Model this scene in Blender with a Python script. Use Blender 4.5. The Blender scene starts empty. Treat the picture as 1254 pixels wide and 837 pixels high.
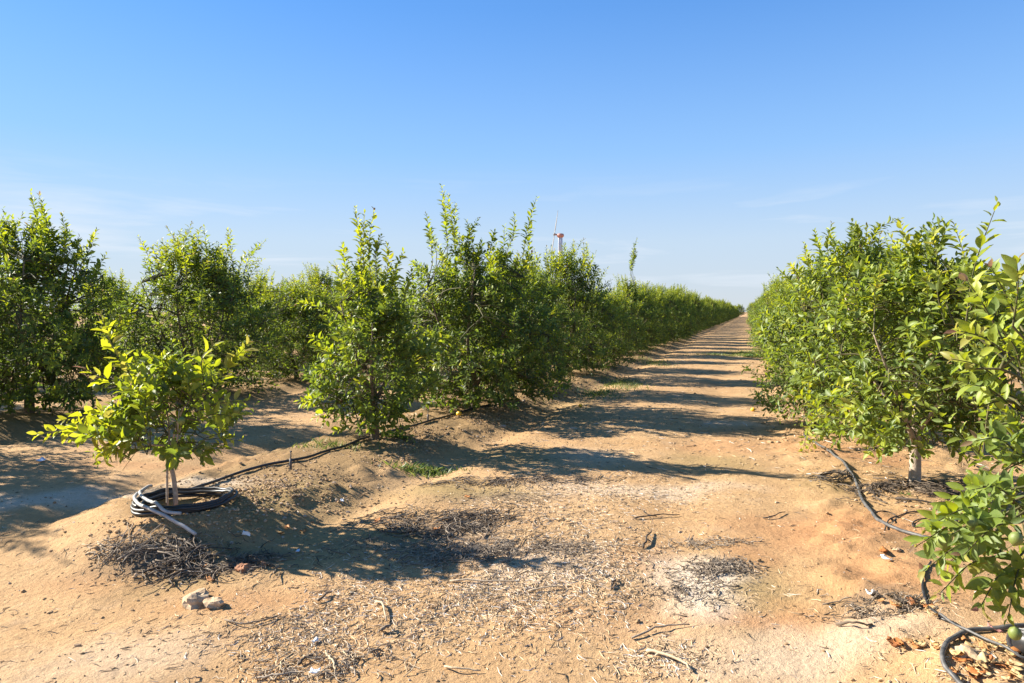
import bpy, math, random
import numpy as np
from mathutils import Matrix, Vector

# ------------------------------------------------------------------ camera, sky, sun, exposure
scene = bpy.context.scene
C = scene.collection
R = math.radians
EYE = 1.75
YAW, PITCH, FPX = R(19.2), R(2.5), 836.0
cam_d = bpy.data.cameras.new('camera'); cam = bpy.data.objects.new('camera', cam_d); C.objects.link(cam)
cam_d.sensor_width = 36.0; cam_d.lens = 24.0; cam_d.clip_start = 0.05; cam_d.clip_end = 6000
cam.location = (0, 0, EYE); cam.rotation_euler = (R(90) - PITCH, 0, YAW)
scene.camera = cam

SUN_EL, SUN_AZ = R(29.5), R(181.0)          # azimuth measured from +X, counter-clockwise: the sun stands over -X
sun_d = bpy.data.lights.new('sun', 'SUN'); sun = bpy.data.objects.new('sun', sun_d); C.objects.link(sun)
sun_d.energy = 5.0; sun_d.angle = R(0.53); sun_d.color = (1.0, 0.93, 0.80)
sdir = Vector((math.cos(SUN_EL) * math.cos(SUN_AZ), math.cos(SUN_EL) * math.sin(SUN_AZ), math.sin(SUN_EL)))
sun.rotation_euler = sdir.to_track_quat('Z', 'Y').to_euler(); sun.location = sdir * 50

world = bpy.data.worlds.new('World'); scene.world = world; world.use_nodes = True
wt = world.node_tree; wt.nodes.clear()
def wn(t, **kw):
    n = wt.nodes.new(t)
    for k, v in kw.items(): setattr(n, k, v)
    return n
wo = wn('ShaderNodeOutputWorld'); bg = wn('ShaderNodeBackground'); bg.inputs['Strength'].default_value = 0.083
sky = wn('ShaderNodeTexSky', sky_type='NISHITA', sun_disc=False)
sky.sun_elevation = SUN_EL; sky.sun_rotation = R(90) - SUN_AZ; sky.altitude = 0; sky.air_density = 1.0; sky.dust_density = 0.05; sky.ozone_density = 4.5
hsv = wn('ShaderNodeHueSaturation'); hsv.inputs['Saturation'].default_value = 1.2; hsv.inputs['Value'].default_value = 0.84
tc = wn('ShaderNodeTexCoord'); mp = wn('ShaderNodeMapping'); mp.inputs['Scale'].default_value = (2.2, 2.2, 26.0)
nz = wn('ShaderNodeTexNoise'); nz.inputs['Scale'].default_value = 1.3; nz.inputs['Detail'].default_value = 6; nz.inputs['Roughness'].default_value = 0.55; nz.inputs['Distortion'].default_value = 0.4
cr = wn('ShaderNodeMapRange'); cr.inputs[1].default_value = 0.53; cr.inputs[2].default_value = 0.76
sx = wn('ShaderNodeSeparateXYZ')
el = wn('ShaderNodeMapRange'); el.inputs[1].default_value = 0.20; el.inputs[2].default_value = 0.09
mm = wn('ShaderNodeMath', operation='MULTIPLY'); m2 = wn('ShaderNodeMath', operation='MULTIPLY'); m2.inputs[1].default_value = 0.85
cm = wn('ShaderNodeMixRGB'); cm.inputs[2].default_value = (3.6, 3.9, 4.3, 1)
L = wt.links.new
L(tc.outputs['Generated'], mp.inputs[0]); L(mp.outputs[0], nz.inputs['Vector']); L(nz.outputs['Fac'], cr.inputs[0])
L(tc.outputs['Generated'], sx.inputs[0]); L(sx.outputs['Z'], el.inputs[0]); L(cr.outputs[0], mm.inputs[0]); L(el.outputs[0], mm.inputs[1]); L(mm.outputs[0], m2.inputs[0])
# pale dust haze low over the plain, the same all round
hz = wn('ShaderNodeValToRGB'); he = hz.color_ramp.elements
for k_, (p_, c_) in enumerate([(0.0, (.278, .304, .336, .95)), (.10, (.252, .312, .384, .92)), (.22, (.150, .262, .435, .80)), (.40, (.08, .19, .44, .5)), (.62, (.07, .17, .42, .15)), (.8, (.06, .15, .40, .0))]):
    if k_ > 1: he.new(.5)
for k_, (p_, c_) in enumerate([(0.0, (.278, .304, .336, .95)), (.10, (.252, .312, .384, .92)), (.22, (.150, .262, .435, .80)), (.40, (.08, .19, .44, .5)), (.62, (.07, .17, .42, .15)), (.8, (.06, .15, .40, .0))]):
    he[k_].position = p_; he[k_].color = c_
h10 = wn('ShaderNodeMixRGB', blend_type='MULTIPLY'); h10.inputs[0].default_value = 1; h10.inputs[2].default_value = (10, 10, 10, 1)
hm = wn('ShaderNodeMixRGB')
L(sx.outputs['Z'], hz.inputs[0]); L(hz.outputs['Color'], h10.inputs[1]); L(hz.outputs['Alpha'], hm.inputs[0]); L(sky.outputs[0], hsv.inputs['Color']); L(hsv.outputs[0], hm.inputs[1]); L(h10.outputs[0], hm.inputs[2]); L(hm.outputs[0], cm.inputs[1]); L(m2.outputs[0], cm.inputs[0])
L(cm.outputs[0], bg.inputs['Color']); L(bg.outputs[0], wo.inputs['Surface'])

vs = scene.view_settings
vs.view_transform = 'Standard'; vs.look = 'None'; vs.gamma = 1.0; vs.exposure = 1.5
scene.cycles.max_bounces = 8; scene.cycles.diffuse_bounces = 4; scene.cycles.transmission_bounces = 6

# ------------------------------------------------------------------ numeric helpers
rng = np.random.default_rng(11)
def hash2(ix, iy, seed):
    h = (ix.astype(np.int64) * 374761393 + iy.astype(np.int64) * 668265263 + seed * 974634777) & 0x7fffffff
    h = ((h ^ (h >> 13)) * 1274126177) & 0x7fffffff
    h = ((h ^ (h >> 15)) * 2246822519) & 0x7fffffff
    return (h ^ (h >> 16)) % 100003 / 100003.0
def vnoise(x, y, seed=0):
    ix = np.floor(x); iy = np.floor(y); fx = x - ix; fy = y - iy
    fx = fx * fx * fx * (fx * (fx * 6 - 15) + 10); fy = fy * fy * fy * (fy * (fy * 6 - 15) + 10)
    a = hash2(ix, iy, seed); b = hash2(ix + 1, iy, seed); c = hash2(ix, iy + 1, seed); d = hash2(ix + 1, iy + 1, seed)
    return (a + (b - a) * fx) * (1 - fy) + (c + (d - c) * fx) * fy
def fbm(x, y, freq, octv=3, seed=0):
    x = np.asarray(x, float); y = np.asarray(y, float); s = 0; a = 1; t = 0
    for o in range(octv):
        s = s + a * (vnoise(x * freq * 2**o + 17.3 * o, y * freq * 2**o - 9.1 * o, seed + o) - .5) * 2; t += a; a *= .5
    return s / t
def sstep(a, b, x):
    t = np.clip((x - a) / (b - a), 0, 1); return t * t * (3 - 2 * t)
def norm(v):
    v = np.asarray(v, float); return v / np.maximum(np.linalg.norm(v, axis=-1, keepdims=True), 1e-9)

ROW_R, ROW_L, PITCH_X, Y0 = 1.435, -4.21, 5.65, 4.10
ROWS = [ROW_R + PITCH_X * k for k in range(-6, 6)]
YOUNG = (ROW_L, Y0)
def H(x, y):
    """ground height: flat alleys, raised berms under every tree row, trodden dirt relief"""
    x = np.asarray(x, float); y = np.asarray(y, float)
    h = np.zeros(np.broadcast(x, y).shape); slope = np.zeros_like(h)
    wob = 0.12 * fbm(x * 0.2, y, .45, 2, 5)
    near = sstep(3.3, 4.6, y + .5 * fbm(x, y * .3, .8, 2, 31))
    cover = np.zeros_like(h); hollow = np.zeros_like(h)
    for X in ROWS:
        d = np.abs(x - X + wob)
        top = 0.23 if X < 0 else 0.17
        b = 1 - sstep(0.28, 1.15, d)
        endm = near if X < 0 else sstep(2.2, 3.4, y)
        h = h + top * b * endm * (1 + .22 * fbm(x, y, .6, 2, 8))
        cover = cover + b * endm; hollow = hollow + np.exp(-((d - 1.15) / .28) ** 2) * endm * (1 if X < 0 else .3)
        slope = slope + b * (1 - b) * 4 * endm + .35 * b * endm
    # the alleys lie a little higher than the headland in front of the rows, with a shallow hollow at the foot of each mound
    h = h + .14 * sstep(2.5, 4.7, y + .3 * fbm(x, y * .3, .7, 2, 33)) * (1 - np.clip(cover, 0, 1)) - .055 * hollow
    # shoulder of the mound round the young tree
    r = np.hypot(x - YOUNG[0], y - YOUNG[1])
    h = h + 0.20 * (1 - sstep(.25, 1.0, r)) * (1 - near) - .05 * np.exp(-(r / .34) ** 4)
    fade = 1 / (1 + (np.hypot(x, y) / 40) ** 2)
    h = h + .035 * fbm(x, y, .5, 3, 1) + fade * (.012 * fbm(x, y, 2.6, 3, 2) + .0065 * fbm(x, y, 11, 2, 3))
    cl = np.clip(slope, 0, 1) * fade
    h = h + cl * (.045 * fbm(x, y, 4.5, 2, 4) + .045 * np.abs(fbm(x, y, 10, 2, 6)))
    # two worn wheel tracks in the alley
    for tx in (-2.35, -.55):
        h = h - .022 * np.exp(-((x - tx + .15 * fbm(x * 0, y, .25, 2, 12)) / .28) ** 2) * fade
    return h
def Hs(x, y): return float(H(np.array([x]), np.array([y]))[0])

fwd = np.array([-math.sin(YAW) * math.cos(PITCH), math.cos(YAW) * math.cos(PITCH), -math.sin(PITCH)])
rgt = np.array([math.cos(YAW), math.sin(YAW), 0.0]); upv = np.cross(rgt, fwd)
def ray(px, py):
    d = fwd * FPX + rgt * (px - 627) - upv * (py - 418.5); return d / np.linalg.norm(d)
def gp(px, py):
    """point on the ground that a direction from the viewpoint meets"""
    d = ray(px, py); o = np.array([0, 0, EYE]); t1 = (EYE + .12) / max(-d[2], .02); t0 = (EYE - .45) / max(-d[2], .02)
    for k in range(3):
        t = np.linspace(t0, t1, 40); p = o + d * t[:, None]; below = p[:, 2] < H(p[:, 0], p[:, 1])
        i = max(1, int(np.argmax(below))) if below.any() else 39
        t0, t1 = t[i - 1], t[i]
    return p[i]
def at_depth(px, py, base, off=0.0):
    """point of a vertical plane through base that faces the viewpoint"""
    d = ray(px, py); k = (np.dot(np.asarray(base)[:2], fwd[:2]) + off) / np.dot(d[:2], fwd[:2])
    return np.array([0, 0, EYE]) + d * k

# ------------------------------------------------------------------ mesh helpers
def new_mesh(name, verts, faces, mats, attrs=None, smooth=True, midx=None):
    """faces: list of (n,3) / (n,4) index arrays"""
    me = bpy.data.meshes.new(name)
    verts = np.ascontiguousarray(verts, np.float32)
    me.vertices.add(len(verts)); me.vertices.foreach_set('co', verts.ravel())
    faces = [np.asarray(f, np.int32) for f in faces if len(f)]
    nl = sum(f.size for f in faces); nf = sum(len(f) for f in faces)
    me.loops.add(nl); me.polygons.add(nf)
    me.loops.foreach_set('vertex_index', np.concatenate([f.ravel() for f in faces]))
    tot = np.concatenate([np.full(len(f), f.shape[1], np.int32) for f in faces])
    st = np.zeros(nf, np.int32); st[1:] = np.cumsum(tot)[:-1]
    me.polygons.foreach_set('loop_start', st); me.polygons.foreach_set('loop_total', tot)
    me.polygons.foreach_set('use_smooth', np.full(nf, smooth, bool))
    if midx is not None: me.polygons.foreach_set('material_index', np.asarray(midx, np.int32))
    for m in (mats if isinstance(mats, (list, tuple)) else [mats]): me.materials.append(m)
    for k, v in (attrs or {}).items():
        v = np.asarray(v, np.float32)
        if v.ndim == 1:
            a = me.attributes.new(k, 'FLOAT', 'POINT'); a.data.foreach_set('value', v)
        else:
            a = me.attributes.new(k, 'FLOAT_COLOR', 'POINT'); a.data.foreach_set('color', np.ascontiguousarray(v).ravel())
    me.update(calc_edges=True); me.validate()
    return me
def link(name, me, parent=None, loc=None, kind=None, label=None, cat=None, group=None):
    o = bpy.data.objects.new(name, me); C.objects.link(o)
    if parent is not None: o.parent = parent
    if loc is not None: o.location = loc
    if kind: o['kind'] = kind
    if label: o['label'] = label
    if cat: o['category'] = cat
    if group: o['group'] = group
    return o
class Geo:
    def __init__(s): s.v = []; s.f3 = []; s.f4 = []; s.a = []; s.n = 0
    def add(s, v, f3=None, f4=None, a=0.0):
        v = np.asarray(v, float); s.v.append(v)
        if f3 is not None and len(f3): s.f3.append(np.asarray(f3) + s.n)
        if f4 is not None and len(f4): s.f4.append(np.asarray(f4) + s.n)
        s.a.append(np.broadcast_to(np.asarray(a, float), (len(v),))); s.n += len(v)
    def tube(s, pts, rad, sides=6, a=0.0, cap=True):
        pts = np.asarray(pts, float); k = len(pts); rad = np.broadcast_to(np.asarray(rad, float), (k,))
        t = norm(np.gradient(pts, axis=0)); ref = np.array([0.31, 0.2, .93]) if abs(t[:, 2]).mean() < .8 else np.array([1.0, .1, 0])
        n = norm(np.cross(t, ref)); b = np.cross(t, n)
        an = np.arange(sides) * 2 * math.pi / sides
        ring = pts[:, None] + rad[:, None, None] * (n[:, None] * np.cos(an)[None, :, None] + b[:, None] * np.sin(an)[None, :, None])
        v = ring.reshape(-1, 3); i = np.arange(k - 1)[:, None] * sides; j = np.arange(sides)[None]; j2 = (j + 1) % sides
        f4 = np.stack([i + j, i + j2, i + sides + j2, i + sides + j], -1).reshape(-1, 4)
        f3 = None
        if cap:
            v = np.concatenate([v, pts[:1], pts[-1:]]); c0 = k * sides; jj = np.arange(sides)
            f3 = np.concatenate([np.stack([np.full(sides, c0), (jj + 1) % sides, jj], -1),
                                 np.stack([np.full(sides, c0 + 1), (k - 1) * sides + jj, (k - 1) * sides + (jj + 1) % sides], -1)])
        s.add(v, f3, f4, a)
    def mesh(s, name, mats, attr='tint', smooth=True):
        fs = []
        if s.f3: fs.append(np.concatenate(s.f3))
        if s.f4: fs.append(np.concatenate(s.f4))
        return new_mesh(name, np.concatenate(s.v), fs, mats, {attr: np.concatenate(s.a)}, smooth)
def spline(pts, n):
    """Catmull-Rom through the points"""
    p = np.asarray(pts, float); p = np.concatenate([[2 * p[0] - p[1]], p, [2 * p[-1] - p[-2]]]); m = len(p) - 3
    u = np.linspace(0, m - 1e-6, n); i = u.astype(int); t = (u - i)[:, None]
    a, b, c, d = p[i], p[i + 1], p[i + 2], p[i + 3]
    return .5 * (2 * b + (c - a) * t + (2 * a - 5 * b + 4 * c - d) * t**2 + (3 * b - a - 3 * c + d) * t**3)

# ------------------------------------------------------------------ materials
def mat(name):
    m = bpy.data.materials.new(name); m.use_nodes = True; nt = m.node_tree; nt.nodes.clear()
    def N(t, **kw):
        n = nt.nodes.new(t)
        for k, v in kw.items(): setattr(n, k, v)
        return n
    return m, nt, N, nt.links.new
def ramp(N, stops):
    r = N('ShaderNodeValToRGB'); e = r.color_ramp.elements
    while len(e) < len(stops): e.new(.5)
    for x, (p, c) in zip(e, stops): x.position = p; x.color = (*c, 1)
    return r

def leaf_material(name, stops, trans=.34, rough=.50, under=(.17, .22, .09), dust=.0):
    m, nt, N, K = mat(name)
    o = N('ShaderNodeOutputMaterial'); at = N('ShaderNodeAttribute', attribute_name='tint')
    rp = ramp(N, stops); K(at.outputs['Fac'], rp.inputs[0])
    # underside: paler, matte
    ge = N('ShaderNodeNewGeometry'); mb = N('ShaderNodeMixRGB'); mb.inputs[2].default_value = (*under, 1)
    mul = N('ShaderNodeMath', operation='MULTIPLY'); mul.inputs[1].default_value = .5; K(ge.outputs['Backfacing'], mul.inputs[0]); K(mul.outputs[0], mb.inputs[0]); K(rp.outputs[0], mb.inputs[1])
    tcn = N('ShaderNodeTexCoord'); n1 = N('ShaderNodeTexNoise'); n1.inputs['Scale'].default_value = 16; n1.inputs['Detail'].default_value = 3; K(tcn.outputs['Object'], n1.inputs['Vector'])
    dm = N('ShaderNodeMapRange'); dm.inputs[1].default_value = .35; dm.inputs[2].default_value = .75; dm.inputs[4].default_value = dust; K(n1.outputs['Fac'], dm.inputs[0])
    md = N('ShaderNodeMixRGB'); md.inputs[2].default_value = (.36, .34, .22, 1); K(dm.outputs[0], md.inputs[0]); K(mb.outputs[0], md.inputs[1])
    p = N('ShaderNodeBsdfPrincipled'); p.inputs['Roughness'].default_value = rough; p.inputs['Specular IOR Level'].default_value = .5; K(md.outputs[0], p.inputs['Base Color'])
    t = N('ShaderNodeBsdfTranslucent'); g = N('ShaderNodeGamma'); g.inputs[1].default_value = .72
    hs = N('ShaderNodeHueSaturation'); hs.inputs['Hue'].default_value = .485; hs.inputs['Saturation'].default_value = 1.2; hs.inputs['Value'].default_value = 1.0
    K(rp.outputs[0], g.inputs[0]); K(g.outputs[0], hs.inputs['Color']); K(hs.outputs[0], t.inputs['Color'])
    mx = N('ShaderNodeMixShader'); mx.inputs[0].default_value = trans; K(p.outputs[0], mx.inputs[1]); K(t.outputs[0], mx.inputs[2]); K(mx.outputs[0], o.inputs[0])
    return m
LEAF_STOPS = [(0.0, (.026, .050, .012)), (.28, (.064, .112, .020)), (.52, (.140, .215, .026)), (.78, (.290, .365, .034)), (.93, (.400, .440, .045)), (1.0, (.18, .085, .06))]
M_LEAF = leaf_material('lemon_leaf', LEAF_STOPS, trans=.50, dust=.22)
M_LEAF_R = leaf_material('lemon_leaf_dusty', LEAF_STOPS, trans=.46, dust=.28)
M_WEED = leaf_material('weed_leaf', [(0, (.05, .09, .02)), (.6, (.11, .19, .03)), (1, (.28, .27, .08))], trans=.3)

def simple(name, c1, c2=None, rough=.8, scale=30, bump=0.0, spec=.3, attr=None, detail=4):
    m, nt, N, K = mat(name)
    o = N('ShaderNodeOutputMaterial'); p = N('ShaderNodeBsdfPrincipled'); K(p.outputs[0], o.inputs[0])
    p.inputs['Roughness'].default_value = rough; p.inputs['Specular IOR Level'].default_value = spec
    tcn = N('ShaderNodeTexCoord'); n1 = N('ShaderNodeTexNoise'); n1.inputs['Scale'].default_value = scale; n1.inputs['Detail'].default_value = detail; K(tcn.outputs['Object'], n1.inputs['Vector'])
    mr = N('ShaderNodeMapRange'); mr.inputs[1].default_value = .3; mr.inputs[2].default_value = .7; K(n1.outputs['Fac'], mr.inputs[0])
    if attr:
        at = N('ShaderNodeAttribute', attribute_name='tint'); rp = ramp(N, attr); rp.color_ramp.interpolation = 'LINEAR'; K(at.outputs['Fac'], rp.inputs[0])
        mx = N('ShaderNodeMixRGB', blend_type='MULTIPLY'); mx.inputs[0].default_value = 1
        gr = N('ShaderNodeMapRange'); gr.inputs[3].default_value = .7; gr.inputs[4].default_value = 1.15; K(n1.outputs['Fac'], gr.inputs[0])
        K(rp.outputs[0], mx.inputs[1]); K(gr.outputs[0], mx.inputs[2])
    else:
        mx = N('ShaderNodeMixRGB'); mx.inputs[1].default_value = (*c1, 1); mx.inputs[2].default_value = (*(c2 or c1), 1); K(mr.outputs[0], mx.inputs[0])
    K(mx.outputs[0], p.inputs['Base Color'])
    if bump:
        b = N('ShaderNodeBump'); b.inputs['Strength'].default_value = bump; b.inputs['Distance'].default_value = .01; K(n1.outputs['Fac'], b.inputs['Height']); K(b.outputs[0], p.inputs['Normal'])
    return m
M_BARK = simple('bark', (.10, .075, .05), (.22, .17, .12), .85, 38, .6)
M_BARK_PALE = simple('pale_bark', (.30, .23, .17), (.46, .37, .29), .85, 42, .6)
M_TWIG = simple('green_twig', (.07, .085, .025), (.13, .10, .05), .75, 20)
M_HOSE = simple('black_hose', (.016, .016, .018), (.045, .043, .042), .42, 14, .05, .5)
M_HOSE_DUSTY = simple('dusty_hose', (.045, .045, .046), (.15, .14, .13), .5, 26, .1, .4)
M_HOSE_GREY = simple('grey_hose', (.30, .30, .30), (.45, .43, .41), .55, 16, .05, .4)
M_WIRE = simple('thin_tube', (.025, .022, .02), (.09, .075, .06), .55, 30)
M_STAKE = simple('stake_plastic', (.05, .05, .055), (.12, .12, .13), .55, 40)
M_LEMON_G = simple('green_lemon', (.115, .155, .03), (.175, .205, .045), .5, 60, .15, .5)
M_LEMON_Y = simple('ripe_lemon', (.75, .42, .03), (.80, .52, .05), .38, 60, .15, .5)
M_STICK = simple('dry_wood', (.2, .15, .1), None, .85, 60, .3, attr=[(0, (.045, .036, .032)), (.35, (.16, .12, .085)), (.65, (.36, .29, .22)), (1, (.62, .47, .29))])
M_STRAW = simple('straw_litter', (.2, .15, .1), None, .85, 8, 0, attr=[(0, (.05, .04, .034)), (.25, (.16, .12, .08)), (.5, (.42, .29, .16)), (.8, (.66, .48, .29)), (1, (.72, .66, .58))])
M_DRYLEAF = simple('dry_leaf', (.2, .15, .1), None, .7, 50, .3, attr=[(0, (.10, .05, .03)), (.3, (.42, .15, .04)), (.6, (.52, .34, .15)), (1, (.70, .52, .28))])
M_CLOD = simple('dirt_clod', (.2, .15, .1), None, .95, 45, .5, attr=[(0, (.15, .105, .06)), (.45, (.31, .20, .105)), (.75, (.48, .31, .165)), (1, (.42, .36, .31))])
M_ROCK = simple('pale_stone', (.36, .24, .14), (.58, .42, .27), .9, 22, .8)
M_ROCK_RED = simple('red_stone', (.28, .12, .06), (.44, .22, .12), .9, 26, .8)
M_PAPER = simple('white_scrap', (.70, .69, .67), (.82, .81, .80), .6, 20)
M_PAPER_BLUE = simple('bluish_scrap', (.50, .56, .66), (.74, .78, .84), .45, 20)
M_STEEL = simple('galvanised_steel', (.60, .61, .63), (.74, .75, .77), .45, 3, 0, .5)
M_RED = simple('red_gearbox', (.42, .15, .12), (.58, .30, .25), .5, 2)
M_BLADE = simple('propeller_grey', (.20, .19, .18), (.30, .29, .28), .5, 2)
M_GRASS = simple('short_grass', (.06, .11, .03), (.14, .20, .06), .8, 6)

# ------------------------------------------------------------------ ground
def axis(segs):
    out = [segs[0][0]]
    for a, b, s0, s1 in segs:
        x = a; 
        while x < b - 1e-9:
            f = (x - a) / (b - a); x = min(b, x + s0 * (s1 / s0) ** f); out.append(x)
    return np.array(out)
GX = axis([(-2500, -120, 400, 8), (-120, -22, 8, .6), (-22, -7, .6, .09), (-7, 3.4, .047, .047), (3.4, 9, .05, .4), (9, 80, .4, 8), (80, 2500, 8, 400)])
GY = axis([(-300, -10, 60, 1.5), (-10, 2.0, 1.5, .06), (2.0, 8, .040, .040), (8, 22, .050, .26), (22, 80, .22, 2.0), (80, 400, 2.0, 15), (400, 4500, 15, 500)])
gx, gy = np.meshgrid(GX, GY)
gz = H(gx, gy)
nx, ny = len(GX), len(GY)
i0 = (np.arange(ny - 1)[:, None] * nx + np.arange(nx - 1)[None]).ravel()
gf = np.stack([i0, i0 + 1, i0 + nx + 1, i0 + nx], -1)

# soil patches with shapes of their own: list of (px, py, radius along view-right m, radius in depth m, strength)
def blobs(lst, x, y, seed):
    wx = x + .30 * fbm(x, y, 1.1, 3, seed) + .10 * fbm(x, y, 5, 2, seed + 7)
    wy = y + .30 * fbm(x, y, 1.1, 3, seed + 3) + .10 * fbm(x, y, 5, 2, seed + 9)
    m = np.zeros_like(x)
    for px, py, rx, ry, s in lst:
        p = gp(px, py); dx = wx - p[0]; dy = wy - p[1]
        u = dx * rgt[0] + dy * rgt[1]; v = -dx * rgt[1] + dy * rgt[0]
        m = np.maximum(m, s * np.exp(-((u / rx) ** 2 + (v / ry) ** 2) ** 1.5))
    return np.clip(m, 0, 1)
PALE = [(835, 715, .30, .42, 1), (720, 560, .5, .5, .35), (70, 622, .9, .25, .8), (150, 800, .45, .3, .35), (1010, 800, .8, .3, .5), (660, 690, .35, .35, .45), (250, 590, .5, .2, .6), (900, 520, .5, .4, .4), (790, 600, .9, .25, .5)]
OLIVE = [(925, 715, .38, .45, .9), (560, 605, .6, .35, .9), (450, 655, .8, .3, .75), (340, 610, .55, .5, .8), (860, 565, .5, .6, .7), (420, 545, .5, .25, .6), (240, 700, .45, .3, .9), (620, 560, .6, .6, .7), (1075, 625, .25, .4, .3), (1000, 590, .3, .4, .5), (700, 500, .5, 2.0, .6), (60, 520, 1.2, .6, .5), (960, 735, .3, .25, .7), (380, 690, .6, .25, .6)]
RED = [(1010, 650, .8, .45, 1), (900, 680, .3, .25, .7), (930, 775, .5, .16, .9), (1085, 690, .5, .5, .8), (890, 545, .8, .5, .6), (760, 765, .5, .2, .35), (270, 745, .5, .15, .5), (990, 545, .5, .8, .7), (130, 720, .4, .2, .45), (200, 570, 1.2, .2, .5), (800, 680, .6, .2, .4), (1060, 560, .4, .5, .8)]
DARK = [(545, 645, .42, .22, 1), (620, 610, .5, .18, .6), (460, 675, .5, .12, .6), (225, 688, .5, .2, 1), (1130, 600, .4, .25, .7), (1100, 735, .25, .12, .6), (880, 700, .15, .12, .5), (640, 665, .35, .1, .5)]
near_m = (np.abs(gx) < 20) & (gy > 1.5) & (gy < 40)
msk = np.zeros(gx.shape + (4,), np.float32)
for ch, (lst, sd) in enumerate([(PALE, 40), (OLIVE, 50), (RED, 60), (DARK, 70)]):
    v = blobs(lst, gx[near_m], gy[near_m], sd); msk[..., ch][near_m] = v
# berms are a browner, damper soil than the trodden alleys
bm_ = np.zeros_like(gx)
for X in ROWS: bm_ = np.maximum(bm_, (1 - sstep(.5, 1.35, np.abs(gx - X + .25 * fbm(gx, gy, .8, 3, 77)))) * sstep(3.0, 4.4, gy + fbm(gx, gy, .9, 2, 78)) * (1 if X < 0 else .35))

m, nt, N, K = mat('orchard_dirt')
o = N('ShaderNodeOutputMaterial'); p = N('ShaderNodeBsdfPrincipled'); p.inputs['Roughness'].default_value = .96; p.inputs['Specular IOR Level'].default_value = .12; K(p.outputs[0], o.inputs[0])
tcn = N('ShaderNodeTexCoord')
def noise(scale, detail=5, rough=.6, dist=0.0):
    n = N('ShaderNodeTexNoise'); n.inputs['Scale'].default_value = scale; n.inputs['Detail'].default_value = detail; n.inputs['Roughness'].default_value = rough; n.inputs['Distortion'].default_value = dist
    K(tcn.outputs['Object'], n.inputs['Vector']); return n
def mrange(sock, a, b, c=0.0, d=1.0):
    r = N('ShaderNodeMapRange'); r.inputs[1].default_value = a; r.inputs[2].default_value = b; r.inputs[3].default_value = c; r.inputs[4].default_value = d; K(sock, r.inputs[0]); return r.outputs[0]
def mixc(fac, a, b, blend='MIX'):
    x = N('ShaderNodeMixRGB', blend_type=blend)
    if isinstance(fac, float): x.inputs[0].default_value = fac
    else: K(fac, x.inputs[0])
    for s, v in ((1, a), (2, b)):
        if isinstance(v, tuple): x.inputs[s].default_value = (*v, 1)
        else: K(v, x.inputs[s])
    return x.outputs[0]
def mul(a, b):
    x = N('ShaderNodeMath', operation='MULTIPLY'); K(a, x.inputs[0])
    if isinstance(b, float): x.inputs[1].default_value = b
    else: K(b, x.inputs[1])
    return x.outputs[0]
nA = noise(.55, 6, .62, .5); nB = noise(3.2, 6, .65, .2); nC = noise(26, 5, .7); nD = noise(120, 4, .7); nE = noise(330, 2, .6)
at = N('ShaderNodeAttribute', attribute_name='patch'); sp = N('ShaderNodeSeparateColor'); K(at.outputs['Color'], sp.inputs[0])
ab = N('ShaderNodeAttribute', attribute_name='berm')
col = mixc(mrange(nA.outputs['Fac'], .36, .66), (.435, .265, .128), (.525, .335, .170))
col = mixc(mrange(nB.outputs['Fac'], .45, .72, 0, .55), col, (.40, .235, .115))
col = mixc(mrange(nB.outputs['Color'], .52, .7, 0, .35), col, (.56, .42, .28))
col = mixc(mul(ab.outputs['Fac'], .75), col, (.235, .155, .074))
col = mixc(mul(sp.outputs['Green'], .92), col, (.300, .215, .095))
col = mixc(mul(sp.outputs['Blue'], .85), col, (.42, .21, .095))
col = mixc(mul(sp.outputs['Red'], .95), col, (.62, .51, .39))
wA = mul(at.outputs['Alpha'], mrange(nC.outputs['Fac'], .35, .6, .45, 1.0))
col = mixc(wA, col, (.13, .10, .082))
fine = mixc(.5, mrange(nC.outputs['Fac'], .25, .75, .62, 1.30), mrange(nD.outputs['Fac'], .25, .75, .62, 1.34))
col = mixc(1.0, col, fine, 'MULTIPLY')
# grit specks, dark and pale
col = mixc(mrange(nE.outputs['Fac'], .64, .70, 0, .55), col, (.12, .09, .07))
col = mixc(mrange(nD.outputs['Color'], .66, .72, 0, .40), col, (.62, .55, .47))
K(col, p.inputs['Base Color'])
b1 = N('ShaderNodeBump'); b1.inputs['Strength'].default_value = .8; b1.inputs['Distance'].default_value = .02; K(nC.outputs['Fac'], b1.inputs['Height'])
b2 = N('ShaderNodeBump'); b2.inputs['Strength'].default_value = .7; b2.inputs['Distance'].default_value = .006; K(nD.outputs['Fac'], b2.inputs['Height']); K(b1.outputs[0], b2.inputs['Normal'])
K(b2.outputs[0], p.inputs['Normal'])
M_GROUND = m
gm = new_mesh('ground', np.stack([gx.ravel(), gy.ravel(), gz.ravel()], -1), [gf], M_GROUND, {'patch': msk.reshape(-1, 4), 'berm': bm_.ravel()})
link('ground', gm, kind='structure')

# ------------------------------------------------------------------ lemon trees
def leaf_template(rows):
    v = [(0, 0, 0)]; f4 = []
    for k, (t, w) in enumerate(rows): v += [(-w, t - .01, w * .5 + .016 * (-1) ** k), (0, t + .01, 0), (w, t - .01, w * .5 - .016 * (-1) ** k)]
    n = len(rows); v.append((0, 1, -.01)); e = 3 * n + 1
    for k in range(n - 1):
        a = 1 + 3 * k; f4 += [(a, a + 1, a + 4, a + 3), (a + 1, a + 2, a + 5, a + 4)]
    l = e - 3
    return np.array(v, float), np.array([(0, 2, 1), (0, 3, 2), (l, l + 1, e), (l + 1, l + 2, e)]), np.array(f4, int).reshape(-1, 4)
LEAF_LO = leaf_template([(.24, .185), (.62, .205)])
LEAF_FAR = leaf_template([(.45, .21)])
LEAF_HI = leaf_template([(.10, .10), (.27, .20), (.47, .235), (.67, .20), (.86, .105)])
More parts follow.
